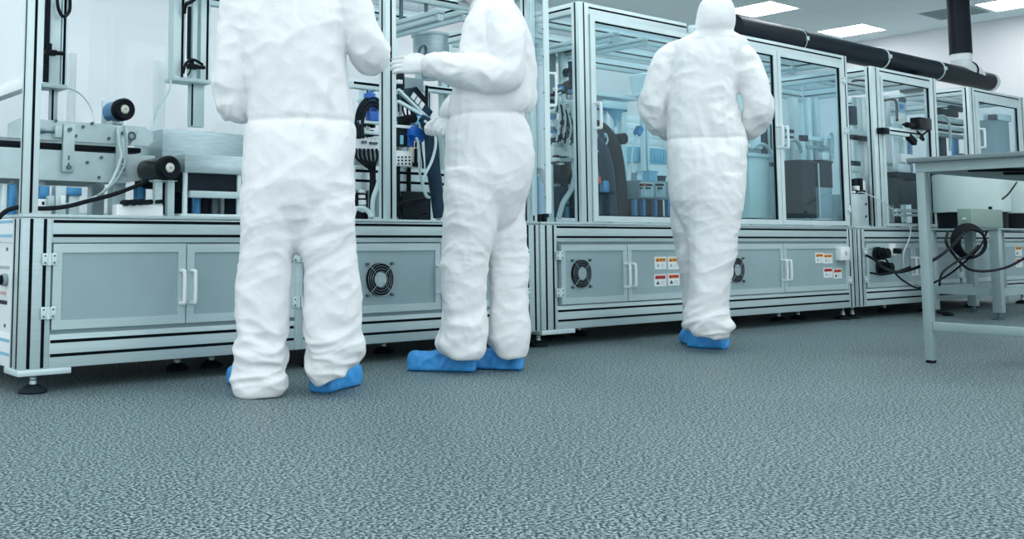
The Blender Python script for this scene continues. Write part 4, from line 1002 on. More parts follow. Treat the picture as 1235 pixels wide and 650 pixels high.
block_unit('black_tray', 'black tray box behind the front glass left of the feeder stand', 'tray', [(1083, 211.5, 1110, 246, 3.90, .18, 8), (1082, 208, 1111, 211.5, 3.895, .19, 1), (1082, 252, 1111, 256, 3.89, .03, 9), (1083, 246, 1087, 272, 3.92, .03, 8), (1104, 246, 1108, 272, 3.92, .03, 8), (1082, 258, 1111, 261, 3.89, .03, 9)], None, (), MIX)
block_unit('tall_post', 'bright upright post left behind the glass of the small right enclosure', 'post', [(1066, 118, 1070, 272, 4.12, .03, 9), (1072.5, 116, 1077, 272, 4.115, .03, 3), (1066, 196, 1077, 200, 4.10, .015, 7)], None, (), MIX)
block_unit('nozzle_unit', 'white and steel nozzle unit standing on the black tray', 'nozzle', [(1091, 170, 1095, 208, 3.97, .03, 9), (1097.5, 168, 1101, 208, 3.97, .03, 2), (1088, 186, 1104, 196, 3.94, .04, 3), (1084, 198, 1098, 208, 3.92, .05, 9)], None, (), MIX, ground=False)
hose('thin_cable', pts_at([(1067, 121, 4.0), (1076, 120, 4.0), (1081, 124, 4.0), (1082, 146, 4.0)]), .010, BLACK, 'black cable bent over at the top of the small right enclosure', 'cable')
t = thing('mounted_arm', tuple(at(1090, 160, 3.79)), 'aluminium arm with a black motor on its end, fixed to the slotted front post', 'arm')
m = MB().ext((at(1072, 158, 3.78).x, 3.775, zt(1090, 164, 3.78)), (at(1112, 158, 3.78).x, 3.812, zt(1090, 155.5, 3.78)), {'-y': [zt(1090, 159.5, 3.78)]}, sw=.012); m.build('beam', [ALU2, SLOT], t)
m = MB(); pbox(m, 1066, 154, 1073, 161, 3.77, .054); m.build('end_cap', BLACK, t)
m = MB(); pbox(m, 1110, 142, 1124, 156, 3.735, .08, 0, .006); m.build('motor', BLACKG, t)
m = MB(); c = at(1097, 151, 3.77); m.cyl((c.x-.05, 3.77, c.z), (c.x+.05, 3.77, c.z), .022, seg=14); m.cyl((c.x-.10, 3.77, c.z), (c.x+.12, 3.77, c.z), .010, seg=10); m.cyl((c.x+.09, 3.77, c.z), (c.x+.11, 3.77, c.z), .02, seg=10); m.build('coupling', BLACK, t)
m = MB(); m.tube(pts_at([(1106, 158, 3.75), (1112, 164, 3.745), (1114, 169, 3.745), (1110, 166, 3.745), (1116, 160, 3.745), (1122, 156, 3.745)]), .008, seg=7); m.build('cable', BLACK, t)
m = MB(); bar(at(1098, 164, 3.77), at(1106, 172, 3.77), .045, 3.77, .035, m); m.build('clamp', BLACK, t)
block_unit('display_panel', 'blue and white display panel on a post in the small right enclosure', 'panel', [(1084, 124, 1093, 146, 4.02, .012, 6), (1086, 118, 1093, 123, 4.015, .018, 10), (1084, 136, 1093, 150, 4.005, .012, 3), (1086, 126, 1090, 131, 4.01, .009, 4), (1086.5, 150, 1088, 208, 4.022, .012, 9)], None, (), MIX)
block_unit('beam_frame', 'frame of stacked slotted beams left inside the far right enclosure', 'beams', [(1134, 132, 1156, 140, 4.14, .03, 8), (1132, 142, 1162, 148, 4.16, .04, 9), (1132, 148, 1162, 150, 4.15, .04, 1), (1132, 152, 1162, 157, 4.16, .04, 9), (1132, 157, 1162, 159, 4.15, .04, 1), (1132, 161, 1162, 166, 4.16, .04, 7), (1148, 128, 1163, 134, 4.22, .04, 8), (1134, 166, 1144, 272, 4.2, .06, 10), (1155, 166, 1159, 272, 4.2, .04, 2)], None, (), MIX)
hose('air_hose', pts_at([(1133, 140, 4.14), (1138, 140, 4.12), (1144, 147, 4.115), (1146, 160, 4.115), (1146, 182, 4.12)]), .012, HOSE, 'pale arched hose left inside the far right enclosure', 'hose')
block_unit('inside_box', 'grey box with a white chute behind the far right framed door', 'box', [(1201, 146, 1220, 272, 3.90, .25, 7), (1203, 138, 1220, 145.5, 3.88, .12, 3), (1200, 138, 1203.5, 144, 3.87, .06, 8)], None, (), MIX)

# ------------------------------------------------------------------ front work table (right)
t = thing('work_table', (5.4, 1.75, 0), 'tall grey-green steel work table in the right foreground', 'table')
TX0, TX1, TY0, TY1, TZ = 4.985, 6.42, .70, 2.285, .935
MB().box((TX0-.055, TY0-.04, TZ), (TX1+.03, TY1+.045, TZ+.022), 0, .003).build('tabletop', [mat('table_top', (.16, .22, .23), .4, .1)], t)
m = MB()
m.box((TX0-.02, TY0, TZ-.045), (TX0+.02, TY1+.02, TZ)).box((TX1-.04, TY0, TZ-.045), (TX1, TY1+.02, TZ)).box((TX0, TY1-.02, TZ-.045), (TX1, TY1+.02, TZ)).box((TX0, TY0, TZ-.045), (TX1, TY0+.04, TZ)).box((TX0, 1.45, TZ-.04), (TX1, 1.49, TZ))
m.build('apron', TABLE, t)
for x in (TX0, TX1-.02):
    for y in (TY0+.02, TY1):
        l = MB().box((x-.02, y-.02, .012), (x+.02, y+.02, TZ-.04), 0, .003).build('leg', TABLE, t)
        MB().cyl((x, y, 0), (x, y, .014), .022, seg=14).build('rubber_foot', BLACK, l)
MB().box((TX0-.016, TY0+.04, .150), (TX0+.016, TY1-.02, .190), 0, .003).build('stretcher', TABLE, t)
MB().box((TX1-.036, TY0+.04, .150), (TX1-.004, TY1-.02, .190), 0, .003).build('stretcher', TABLE, t)
for k in range(3):
    m = MB(); 
    x = TX0+.25+k*.4
    m.tube([(x, TY0+.1, TZ-.03), (x+.02, 1.5, TZ-.055), (x, TY1-.1, TZ-.03)], .008, seg=7); m.build('cable', BLACK, t)
p = at(1178, 180, TY1+.02)
c = onz(1178, 183, TZ+.022)
t = thing('round_knob', (5.30, 2.24, TZ+.022), 'small round black knob on the table top edge', 'knob')
MB().lathe((5.30, 2.24, TZ+.022), [(.010, 0), (.010, .008), (.024, .012), (.024, .022), (.016, .032), (.004, .035)], seg=20).build('cap', BLACK, t)

# ------------------------------------------------------------------ feeder stand and bowls
t = thing('feeder_stand', (8.55, 3.42, 0), 'grey steel stand carrying the round white feeders behind the table', 'stand')
SX0, SX1, SY0, SY1, SZ = 8.05, 9.30, 3.20, 3.68, .655
MB().box((SX0-.04, SY0-.04, SZ-.012), (SX1, SY1+.03, SZ), 0, .002).build('top_plate', TABLE, t)
for x, y in ((SX0, SY1-.03), (SX0, SY0), (8.72, SY1-.03), (8.72, SY0), (SX1-.05, SY1-.03), (SX1-.05, SY0)):
    l = MB().box((x-.032, y-.032, .05), (x+.032, y+.032, SZ-.01), 0, .004).build('leg', TABLE, t)
    MB().lathe((x, y, 0), [(.055, 0), (.055, .008), (.02, .02), (.012, .022), (.012, .06)], seg=18).build('leveling_foot', STEELD, l)
m = MB().box((SX0, SY0-.02, .17), (SX1-.05, SY0+.02, .225)).box((SX0, SY1-.05, .17), (SX1-.05, SY1-.01, .225)).box((SX0-.02, SY0, .17), (SX0+.02, SY1-.03, .225))
m.build('stretcher', TABLE, t)
def feeder(cx, cy, r, label):
    t = thing('bowl_feeder', (cx, cy, SZ), label, 'feeder', 'round white bowl feeders on the stand')
    MB().lathe((cx, cy, SZ), [(r*.9, 0), (r*.92, .12), (r*.5, .13)], seg=36).build('base', BLACK, t)
    MB().lathe((cx, cy, SZ), [(r*.97, .12), (r, .125), (r, .402), (r*.98, .412), (r*.4, .412)], seg=48).build('drum', DRUM, t)
    MB().lathe((cx, cy, SZ), [(r*.985, .410), (r*.985, .419), (r*.9, .42)], seg=48).build('seal', BLACK, t)
    MB().lathe((cx, cy, SZ), [(r*.80, .412), (r*.86, .425), (r*.98, .475), (r*.99, .482), (r*.95, .482), (r*.8, .43), (r*.2, .425), (r*.05, .45)], seg=48).build('bowl', STEEL, t)
    for a in (200, 290, 20): 
        q = math.radians(a); MB().cyl((cx+math.cos(q)*r*.93, cy+math.sin(q)*r*.93, SZ+.405), (cx+math.cos(q)*r*.97, cy+math.sin(q)*r*.97, SZ+.435), .008, seg=8).build('bolt', SCREW, t)
    return t
feeder(8.27, 3.44, .255, 'larger white bowl feeder nearest the table\'s far leg')
feeder(8.93, 3.42, .25, 'white bowl feeder at the right edge behind the table')
t = thing('control_unit', (8.33, 3.13, SZ), 'small grey-green control box in front of the white bowl feeder', 'box')
q0, q1 = at(1172, 272, 3.10), at(1209, 253, 3.10)
MB().box((q0.x, 3.10, SZ), (q1.x, 3.19, q1.z), 0, .004).build('housing', GREEN, t)
m = MB(); c = at(1198, 251, 3.12); m.cyl((c.x, 3.14, q1.z-.002), (c.x, 3.14, q1.z+.022), .012, seg=12); m.build('knob', BLACK, t)
m = MB(); m.cyl((q0.x-.03, 3.14, SZ+.06), (q0.x+.005, 3.14, SZ+.06), .008, seg=8); m.build('connector', ALU2, t)
t = thing('cable_coil', tuple(at(1170, 295, 3.05)), 'coil of black cable hanging in front of the feeder stand', 'cable coil')
c = at(1173, 293, 3.02)
m = MB()
for k in range(5):
    R = .088+.006*k
    o_ = len(m.v); m.torus((0, .012*k-.02, .003*k), R, .0085, axis='y', seg=40, ss=8)
    ca, sa = math.cos(-.62), math.sin(-.62)
    for i_ in range(o_, len(m.v)): x_, y_, z_ = m.v[i_]; m.v[i_] = (c.x+x_*ca-y_*sa, 3.03+x_*sa+y_*ca, c.z+z_)
m.build('coil', BLACK, t)
m = MB()
m.tube(pts_at([(1045, 308, 3.74), (1056, 314, 3.70), (1068, 324, 3.55), (1085, 328, 3.3), (1110, 321, 3.1), (1130, 311, 3.03), (1148, 297, 3.03), (1160, 284, 3.03), (1166, 277, 3.08)]), .010, seg=8)
m.build('lead', BLACK, t)
hose('hanging_cable', pts_at([(1143, 280, 3.12), (1141, 292, 3.08), (1148, 304, 3.06), (1158, 316, 3.06), (1170, 325, 3.06), (1190, 327, 3.06), (1215, 322, 3.06), (1240, 309, 3.06)]), .009, BLACK, 'black cable drooping from the stand toward the right edge', 'cable')
hose('hanging_cable', pts_at([(1066, 309, 3.74), (1072, 318, 3.72), (1082, 332, 3.70), (1095, 342, 3.66), (1108, 347, 3.60), (1128, 340, 3.5), (1150, 327, 3.3), (1180, 300, 3.12), (1190, 280, 3.12)]), .0065, BLACK, 'black cable dropping from the white socket box toward the stand', 'cable')
hose('hanging_cable', pts_at([(1050, 329, 3.72), (1064, 331, 3.70), (1080, 328, 3.66), (1098, 322, 3.62)]), .008, BLACK, 'short black lead from the lower plug on the far base', 'cable')
hose('hanging_cable', pts_at([(1133, 345, 2.98), (1136, 330, 2.97), (1150, 318, 2.965), (1168, 308, 2.96), (1180, 296, 2.96)]), .007, BLACK, 'thin black cable crossing below the coil', 'cable')
solo(MB().torus((onz(1136, 379, .008).x, onz(1136, 379, .008).y, .012), .07, .011, axis='z', seg=30), 'floor_cable', BLACK, 'black cable loop lying on the floor by the table\'s far leg', 'cable')
hose('hanging_wire', pts_at([(1209, 240, 3.10), (1216, 234, 3.10), (1222, 226, 3.12), (1226, 220, 3.15)]), .006, BLACK, 'thin black wire rising between the two bowl feeders', 'wire')
# ------------------------------------------------------------------ people in white coveralls
def noise_ridge(p):
    return 1-abs(noise.noise(p))*2
def remeshed(mb, voxel, smooth_it, name='tmp', fac=.5):
    me = bpy.data.meshes.new(name); me.from_pydata([tuple(v) for v in mb.v], [], mb.f)
    bm = bmesh.new(); bm.from_mesh(me); bmesh.ops.recalc_face_normals(bm, faces=bm.faces); bm.to_mesh(me); bm.free()
    o = bpy.data.objects.new(name, me); COL.objects.link(o)
    r = o.modifiers.new('r', 'REMESH'); r.mode = 'VOXEL'; r.voxel_size = voxel
    s = o.modifiers.new('s', 'SMOOTH'); s.iterations = smooth_it; s.factor = fac
    dg = bpy.context.evaluated_depsgraph_get()
    out = bpy.data.meshes.new_from_object(o.evaluated_get(dg))
    bpy.data.objects.remove(o); bpy.data.meshes.remove(me)
    return out
def finish(me, name, mats, parent, disp=None, post=0):
    if disp:
        ns = [v.normal.copy() for v in me.vertices]
        for v, n in zip(me.vertices, ns): v.co = v.co + n*disp(v.co, n)
    me.materials.clear()
    for m in mats: me.materials.append(m)
    me.shade_smooth()
    me.update()
    o = bpy.data.objects.new(name, me); COL.objects.link(o); me.name = name
    o.parent = parent; o['_o'] = (0, 0, 0)
    return o
def lerp_rings(rings, step=.02):
    out = []
    n = len(rings)
    for i in range(n-1):
        p0, p1, p2, p3 = rings[max(i-1, 0)], rings[i], rings[i+1], rings[min(i+2, n-1)]
        for k in range(4):
            t = k/4
            out.append([.5*((2*b)+(c-a)*t+(2*a-5*b+4*c-d)*t*t+(3*b-a-3*c+d)*t**3) for a, b, c, d in zip(p0, p1, p2, p3)])
    out.append(list(rings[-1]))
    return out
class Fig:
    def __init__(s, O, label, facing):
        s.O = Vector(O); d = Vector((O[0], O[1], 0)).normalized()
        s.vd = d; s.r = Vector((d.y, -d.x, 0)); s.mb = MB(); s.fac = Vector(facing).normalized()
        s.t = bpy.data.objects.new('person', None); COL.objects.link(s.t); s.t.empty_display_size = .1
        Mx = Matrix((s.r, s.vd, Vector((0, 0, 1)))).transposed().to_4x4(); Mx.translation = s.O
        s.t.matrix_world = Mx; s.t['_o'] = (0, 0, 0)
        tag(s.t, label, 'person', 'people in white coveralls')
    def q(s, px, py, v=0.0):
        d = ray(px, py); dist = s.O.dot(s.vd)+v
        p = CAM + d*(dist/d.dot(s.vd))
        l = p-s.O
        return Vector((l.dot(s.r), l.dot(s.vd), p.z))
    def g(s, px, py):
        l = onz(px, py)-s.O
        return Vector((l.dot(s.r), l.dot(s.vd), 0))
    def loft(s, rings, n=2.35, seg=32):        # rings in picture measures: py, xL, xR, v, b[, tilt]
        rr = []
        for q_ in rings:
            py, xl, xr, v, b = q_[:5]; tl = q_[5] if len(q_) > 5 else 0
            a0, a1 = s.q(xl, py, v), s.q(xr, py, v)
            rr.append([(a0.x+a1.x)/2, v, (a0.z+a1.z)/2, abs(a1.x-a0.x)/2, b, tl])
        s.rings(lerp_rings(rr), n, seg)
    def rings(s, rr, n=2.35, seg=32):
        vs = []
        for u, v, z, a, b, tl in rr:
            for k in range(seg):
                th = 2*PI*k/seg; c, q_ = math.cos(th), math.sin(th)
                x = math.copysign(abs(c)**(2/n), c)*a; y = math.copysign(abs(q_)**(2/n), q_)*b
                vs.append((u+x, v+y, z+tl*x))
        m = len(rr)
        fs = [[i*seg+k, i*seg+(k+1) % seg, (i+1)*seg+(k+1) % seg, (i+1)*seg+k] for i in range(m-1) for k in range(seg)]
        fs += [list(range(seg))[::-1], list(range((m-1)*seg, m*seg))]
        s.mb.add(vs, fs)
    def limb(s, pts):                           # px, py, v, r
        P = [s.q(a, b, c) for a, b, c, r in pts]; R = [p[3] for p in pts]
        s.mb.tube(P, 0, radii=R, seg=20)
        for p, r in ((P[0], R[0]), (P[-1], R[-1])): s.ball(p, (r, r, r))
        if not hasattr(s, 'bends'): s.bends = []
        s.bends += [P[len(P)//2], P[len(P)//2+1], P[0]-Vector((0, 0, .12))]
        return P
    def ball(s, c, rad):
        vs = []; fs = []; A, B = 16, 10
        for i in range(B+1):
            ph = PI*i/B
            for k in range(A):
                th = 2*PI*k/A
                vs.append((c.x+rad[0]*math.sin(ph)*math.cos(th), c.y+rad[1]*math.sin(ph)*math.sin(th), c.z+rad[2]*math.cos(ph)))
        for i in range(B):
            for k in range(A): fs.append([i*A+k, i*A+(k+1) % A, (i+1)*A+(k+1) % A, (i+1)*A+k])
        s.mb.add(vs, fs)
    def head(s, chin, tilt=0):
        f = s.fac; sd = Vector((-f.y, f.x, 0))
        s.chin = chin; s.hc = chin
        seg = 28; vs = []
        R = [(-.03, .050, .06, -.02), (.0, .066, .075, .0), (.035, .082, .098, .008), (.08, .094, .112, .004), (.13, .100, .120, .0), (.175, .098, .118, -.006), (.215, .084, .100, -.010), (.243, .055, .066, -.012), (.257, .018, .024, -.012)]
        R = lerp_rings([list(x) for x in R])
        for z, w, d, o in R:
            for k in range(seg):
                th = 2*PI*k/seg
                p = chin+f*(o+d*math.cos(th))+sd*(w*math.sin(th))+Vector((0, 0, z)); vs.append(p)
        m = len(R)
        fs = [[i*seg+k, i*seg+(k+1) % seg, (i+1)*seg+(k+1) % seg, (i+1)*seg+k] for i in range(m-1) for k in range(seg)]
        fs += [list(range(seg))[::-1], list(range((m-1)*seg, m*seg))]
        s.mb.add(vs, fs)
        nz = chin+f*.112+Vector((0, 0, .085))
        s.ball(nz, (.016, .016, .026))                     # nose
        s.ball(chin+f*.098+Vector((0, 0, .135)), (.05, .05, .012))   # brow
        for q_ in (-1, 1): s.ball(chin+sd*(q_*.094)+Vector((0, 0, .10)), (.016, .018, .03))   # ears under the hood
    def finish(s, waist_z, knee_z, seed, gather=1.0):
        me = remeshed(s.mb, .006, 6)
        off = Vector((seed*3.1, seed*1.7, seed*2.3))
        bends = getattr(s, 'bends', [])
        def crease(x, k=3): return max(0.0, 1-abs(x)*2.2)**k
        def disp(p, n):
            q_ = p+off; z = p.z
            leg = min(1, max(0, 1-(z-(waist_z-.28))/.18))
            warp = noise.noise(q_*2.6); wz = noise.noise(q_*5.5)
            low = max(0, 1-abs(z-.13)/.21)
            kn = max(0, 1-abs(z-knee_z)/.20)
            el = max([max(0, 1-(p-b).length/.17) for b in bends] or [0])
            ga = math.exp(-((z-waist_z)/.13)**2)*gather
            def rg(x): return .26-abs(x)           # sharp crest, broad hollow, as in stiff cloth
            d = noise.noise(q_*2.4)*.007
            # folds where the cloth bunches: ankles, knees, elbows
            f1 = noise.noise(Vector((q_.x*5.5+q_.z*3, q_.y*5.5, q_.z*14+warp*3.2)))
            f6 = noise.noise(Vector((q_.x*8-q_.z*8, q_.y*8, q_.z*22+warp*4)))
            d += (rg(f1)*.026 + rg(f6)*.014)*(low*.9+.26*kn) + (rg(f1)*.005+rg(f6)*.003)*leg
            f4 = noise.noise(Vector((q_.x*11+q_.z*9, q_.y*11, q_.z*13-q_.x*7)))
            d += rg(f4)*.024*el
            # long diagonal pulls over back and thighs
            f2 = noise.noise(Vector((q_.x*6+q_.z*5+warp, q_.y*5, q_.z*3.6-q_.x*2.6)))
            f5 = noise.noise(Vector((q_.x*9-q_.z*9+wz*.8, q_.y*8, q_.z*8+q_.x*5)))
            f7 = noise.noise(Vector((q_.x*17+q_.z*9, q_.y*17, q_.z*13-q_.x*8)))
            d += rg(f2)*.012*(1-.3*leg) + rg(f5)*.0075 + rg(f7)*.004
            # pleats that hang from and rise to the elastic waist
            f3 = noise.noise(Vector((q_.x*17+warp*1.2, q_.y*16, q_.z*2.0)))
            d += rg(f3)*.020*(ga*.9+.15)
            d -= .007*math.exp(-((z-waist_z-.006*wz)/.011)**2)*gather*(1-el)
            if z < .03: d *= .5
            if hasattr(s, 'chin'):
                l = p-s.chin
                if l.length < .33 and l.z > -.02: d *= .25
            return d
        o = finish(me, 'body', [SUIT, SKIN], s.t, disp)
        if hasattr(s, 'chin'):
            f = s.fac; sd = Vector((-f.y, f.x, 0))
            for pl in o.data.polygons:
                l = pl.center-s.chin
                if l.dot(f) > .06 and abs(l.dot(sd)) < .066 and .03 < l.z < .185 and l.length < .3: pl.material_index = 1
            c = s.chin
            vs = []; seg = 14
            for i in range(9):
                th = -1.15+2.3*i/8
                for j in range(7):
                    z = -.005+.088*j/6; bul = .012*math.sin(PI*j/6)
                    for rr in ((.112+bul),):
                        vs.append(c+f*(rr*math.cos(th)+.006)+sd*(.086*math.sin(th))+Vector((0, 0, z)))
            fs = [[i*7+j, i*7+j+1, (i+1)*7+j+1, (i+1)*7+j] for i in range(8) for j in range(6)]
            mk = MB().add(vs, fs)
            ob = mk.build('face_mask', MASK, s.t); sm = ob.modifiers.new('thick', 'SOLIDIFY'); sm.thickness = .006
            m = MB(); pts = []
            for i in range(11):
                th = -1.0+2.0*i/10; pts.append(c+f*(.118*math.cos(th)+.006)+sd*(.088*math.sin(th))+Vector((0, 0, .115)))
            vs = []
            for p in pts:
                vs += [p+Vector((0, 0, -.022)), p+Vector((0, 0, .024))]
            m.add(vs, [[2*i, 2*i+1, 2*i+3, 2*i+2] for i in range(10)])
            ob = m.build('goggles', GLASSB, s.t, 60); sm = ob.modifiers.new('thick', 'SOLIDIFY'); sm.thickness = .004
            for q_ in (-1, 1):
                e = MB(); e_c = c+f*.098+sd*(.032*q_)+Vector((0, 0, .115)); vs = []
                e.lathe((0, 0, 0), [(.001, -.012), (.008, -.009), (.012, 0), (.008, .009), (.001, .012)], seg=14)
                e.v = [tuple(e_c+Vector(v)) for v in e.v]; e.build('eye', WHITE, s.t)
        return o
    def shoe(s, heel, toe, W=.056, tall=.105, k=1.0, seed=0):
        ax = (toe-heel); ax.z = 0; L = ax.length; ax.normalize(); sd = Vector((-ax.y, ax.x, 0))
        prof = [(-.012, .55, .55), (.0, .74, .80), (.06, .84, 1.0), (.18, .82, 1.08), (.32, .84, 1.04), (.48, .94, .88), (.64, 1.04, .80), (.80, 1.06, .80), (.92, .95, .78), (.98, .74, .68), (1.0, .40, .48)]
        R = lerp_rings([list(p) for p in prof]); vs = []; seg = 26
        for t_, w, h in R:
            for kk in range(seg):
                th = 2*PI*kk/seg; c, q_ = math.cos(th), math.sin(th)
                x = math.copysign(abs(c)**.75, c)*W*w
                zz = tall*h*(abs(q_)**.72) if q_ > 0 else 0
                zz = zz if q_ > 0 else -.0
                bot = .004+.010*(abs(c)**6)
                vs.append(heel+ax*(t_*L)+sd*x+Vector((0, 0, max(zz, 0)+bot if q_ > 0 else bot*(1-abs(q_)))))
        m = len(R)
        fs = [[i*seg+kk, i*seg+(kk+1) % seg, (i+1)*seg+(kk+1) % seg, (i+1)*seg+kk] for i in range(m-1) for kk in range(seg)]
        fs += [list(range(seg))[::-1], list(range((m-1)*seg, m*seg))]
        me = remeshed(MB().add(vs, fs), .0055, 3)
        off = Vector((seed*1.3, seed*2.1, seed))
        def disp(p, n):
            if p.z < .008: return 0
            q_ = p+off; a = (p-heel).dot(ax); b = (p-heel).dot(sd)
            f1 = noise_ridge(Vector((a*20+b*12+q_.z*9, b*9, q_.z*9)))
            f2 = noise_ridge(q_*16)
            return ((f1-.5)*.010+(f2-.5)*.004)*min(1, p.z/.03)
        return finish(me, 'shoe_cover', [SHOE], s.t, disp)
    def hand(s, w, f, n, thumb, curl=(.25, .3, .25), size=1.0, spread=.06):
        f = f.normalized(); n = (n-f*n.dot(f)).normalized(); sd = f.cross(n)*thumb
        m = MB(); seg = 18; vs = []
        R = lerp_rings([list(x) for x in [(-.055, .036, .032), (-.02, .033, .028), (.0, .031, .023), (.03, .039, .020), (.065, .044, .0175), (.09, .043, .0145), (.100, .038, .010)]])
        for d, a, b in R:
            for k in range(seg):
                th = 2*PI*k/seg; vs.append(w+(f*d+sd*(a*math.cos(th))+n*(b*math.sin(th)))*size)
        k_ = len(R)
        fs = [[i*seg+k, i*seg+(k+1) % seg, (i+1)*seg+(k+1) % seg, (i+1)*seg+k] for i in range(k_-1) for k in range(seg)]
        fs += [list(range(seg))[::-1], list(range((k_-1)*seg, k_*seg))]
        m.add(vs, fs)
        for i, (so, ln) in enumerate(((.031, .072), (.0105, .080), (-.0105, .074), (-.0305, .058))):
            d = (f+sd*(spread*(1.5-i)*.5)).normalized(); p = w+(f*.088+sd*so)*size; P = [p-f*.012*size]; ang = 0
            for j, fr in enumerate((.44, .32, .24)):
                ang += curl[j]*(1+.12*i)
                dd = d*math.cos(ang)+n*math.sin(ang); p = p+dd*(ln*fr*size)
                if j == 0: P.append(w+(f*.088+sd*so)*size)
                P.append(p.copy())
            m.tube(P, 0, radii=[.0105*size, .0108*size, .0102*size, .0095*size, .0078*size], seg=12)
        b0 = w+(f*.022+sd*.030)*size
        P = [b0, b0+(f*.022+sd*.016+n*.008)*size, b0+(f*.048+sd*.024+n*.018)*size, b0+(f*.070+sd*.024+n*.026)*size]
        m.tube(P, 0, radii=[.015*size, .0135*size, .0115*size, .009*size], seg=12)
        me = remeshed(m, .0032, 3)
        return finish(me, 'glove', [GLOVE], s.t, lambda p, nn: (noise_ridge(p*38)-.5)*.0012)

# --- left person, seen from behind
A = Fig((2.072, 3.212, 0), 'person seen from behind in a white coverall, arms bent, at the left machine', (.35, .94, 0))
A.loft([(-34, 322, 376, 0, .062), (-24, 297, 401, 0, .080), (-12, 284, 412, 0, .098), (5, 279, 417, 0, .112), (30, 277, 420, 0, .122), (60, 285, 417, 0, .128), (95, 294, 419, 0, .125), (125, 298, 425, 0, .118), (147, 298, 427, 0, .114), (160, 296, 428, 0, .128), (200, 293, 428, -.01, .138), (235, 290, 428, -.010, .134), (262, 291, 428, -.003, .112), (282, 306, 411, 0, .085), (296, 330, 384, 0, .06), (302, 346, 366, 0, .03)])
A.loft([(215, 296, 362, -.005, .128), (255, 291, 360, 0, .126), (280, 290, 357, 0, .116), (300, 290, 355, 0, .105), (320, 287, 352, 0, .098), (350, 284, 350, 0, .096), (380, 283, 349.5, 0, .094), (410, 283, 345.5, 0, .092), (429, 281, 347.5, 0, .095), (444, 280, 341, 0, .092), (456, 279, 347.5, 0, .095), (467, 279.5, 345.5, 0, .096), (477, 284, 338.5, 0, .088)])
A.loft([(215, 352, 426, -.005, .128), (255, 354, 428, 0, .126), (280, 355, 428, 0, .116), (300, 356, 427.5, 0, .105), (320, 366.5, 429, 0, .098), (350, 367, 436, 0, .096), (380, 365, 434.5, 0, .094), (400, 367, 434.5, 0, .094), (415, 368.5, 439, .005, .096), (426, 369, 441, .01, .098, .1), (439, 370, 437, .012, .092, .25), (448, 375, 431, .01, .085, .4), (456, 384, 420, .0, .07, .5)])
P = A.limb([(418, -4, 0, .078), (431, 22, -.015, .075), (440, 50, -.015, .074), (446.5, 67, .02, .075), (450, 64, .11, .068), (453, 60, .20, .058), (453, 60, .27, .047)])
f = P[-1]-P[-2]; A.hand(P[-1]+f.normalized()*.03, f, Vector((-1, .2, -.2)), -1, curl=(.4, .5, .4))
P = A.limb([(291, 2, 0, .078), (287, 38, 0, .073), (282, 72, -.005, .070), (279, 102, -.005, .069), (284, 127, .025, .067), (300, 127, .14, .060), (316, 118, .26, .048)])
f = P[-1]-P[-2]; A.hand(P[-1]+f.normalized()*.03, f, Vector((.7, .2, -.7)), 1, curl=(.4, .5, .4))
c = A.q(349, -34, .02); A.mb.tube([c+Vector((0, 0, -.09)), c+Vector((0, 0, -.01)), c+Vector((0, .015, .08))], .1, radii=[.09, .097, .088], seg=20)
A.head(A.q(349, -38, .05))
A.finish(A.q(362, 147).z, .50, 1)
A.shoe(A.g(386, 474), A.g(421, 463)+Vector((.01, .02, 0)), W=.060, tall=.115, seed=1)
h_ = A.g(316, 474)+Vector((0, .02, 0)); A.shoe(h_, h_+(A.g(281, 459)-h_).normalized()*.29, seed=2)

# --- facing person, in profile
B = Fig((3.0, 3.36, 0), 'person in profile facing left in a white coverall, gloved hand outstretched', (-1, .12, 0))
B.loft([(-6, 577, 611, 0, .062), (4, 571, 616, 0, .085), (14, 566, 626, 0, .130), (26, 561, 633.5, 0, .170), (45, 556, 640, 0, .190), (65, 553, 644, 0, .197), (92, 549, 646, 0, .197), (115, 544.5, 646.5, 0, .192), (130, 542, 645, 0, .184), (141, 541.5, 635, 0, .175), (152, 540, 637, 0, .186), (175, 538, 643.5, 0, .194), (195, 537.5, 644.5, 0, .194), (215, 537, 641, 0, .188), (235, 536, 635.5, 0, .172), (252, 545, 628, 0, .14), (266, 565, 622, 0, .10), (277, 588, 612, 0, .05)])
B.loft([(205, 537.5, 616, -.06, .125), (235, 535, 608, -.06, .125), (260, 533.5, 603, -.06, .120), (290, 532.5, 596, -.055, .110), (317, 530, 590, -.05, .100), (340, 532.5, 587, -.05, .093), (360, 535, 586, -.05, .090), (381, 534, 587, -.05, .088), (400, 530, 588, -.05, .090), (414, 525.5, 587.5, -.05, .090), (424, 531, 585, -.05, .086), (431, 541, 578, -.05, .078)])
B.loft([(205, 566, 641, .04, .15), (235, 568, 635, .05, .14), (260, 574, 632.5, .06, .12), (290, 585, 635.5, .065, .105), (317, 589, 637, .06, .094), (353, 590.5, 637, .055, .092), (390, 591, 637, .05, .090), (410, 589, 636.5, .05, .090), (421, 594, 635.5, .05, .085), (429, 600, 634, .05, .078)])
P = B.limb([(606, 22, -.15, .078), (612, 48, -.19, .078), (613, 84, -.21, .077), (600, 90, -.21, .077), (578, 88, -.19, .076), (552, 85, -.16, .072), (532, 80, -.13, .061), (519, 79, -.115, .055)])
f = B.q(474, 77, -.08)-P[-1]; B.hand(P[-1]+f.normalized()*.016, f, Vector((0, .93, -.35)), -1, curl=(.14, .2, .2), size=1.08, spread=.01)
P = B.limb([(606, 22, .15, .078), (608, 60, .20, .072), (602, 100, .22, .068), (580, 114, .20, .062), (560, 121, .18, .055), (546, 129, .165, .048), (540, 136, .16, .042)])
f = B.q(529, 158, .14)-P[-1]; B.hand(P[-1]+f.normalized()*.02, f, Vector((-.5, -.75, -.1)), 1, curl=(.8, .9, .6), size=1.0)
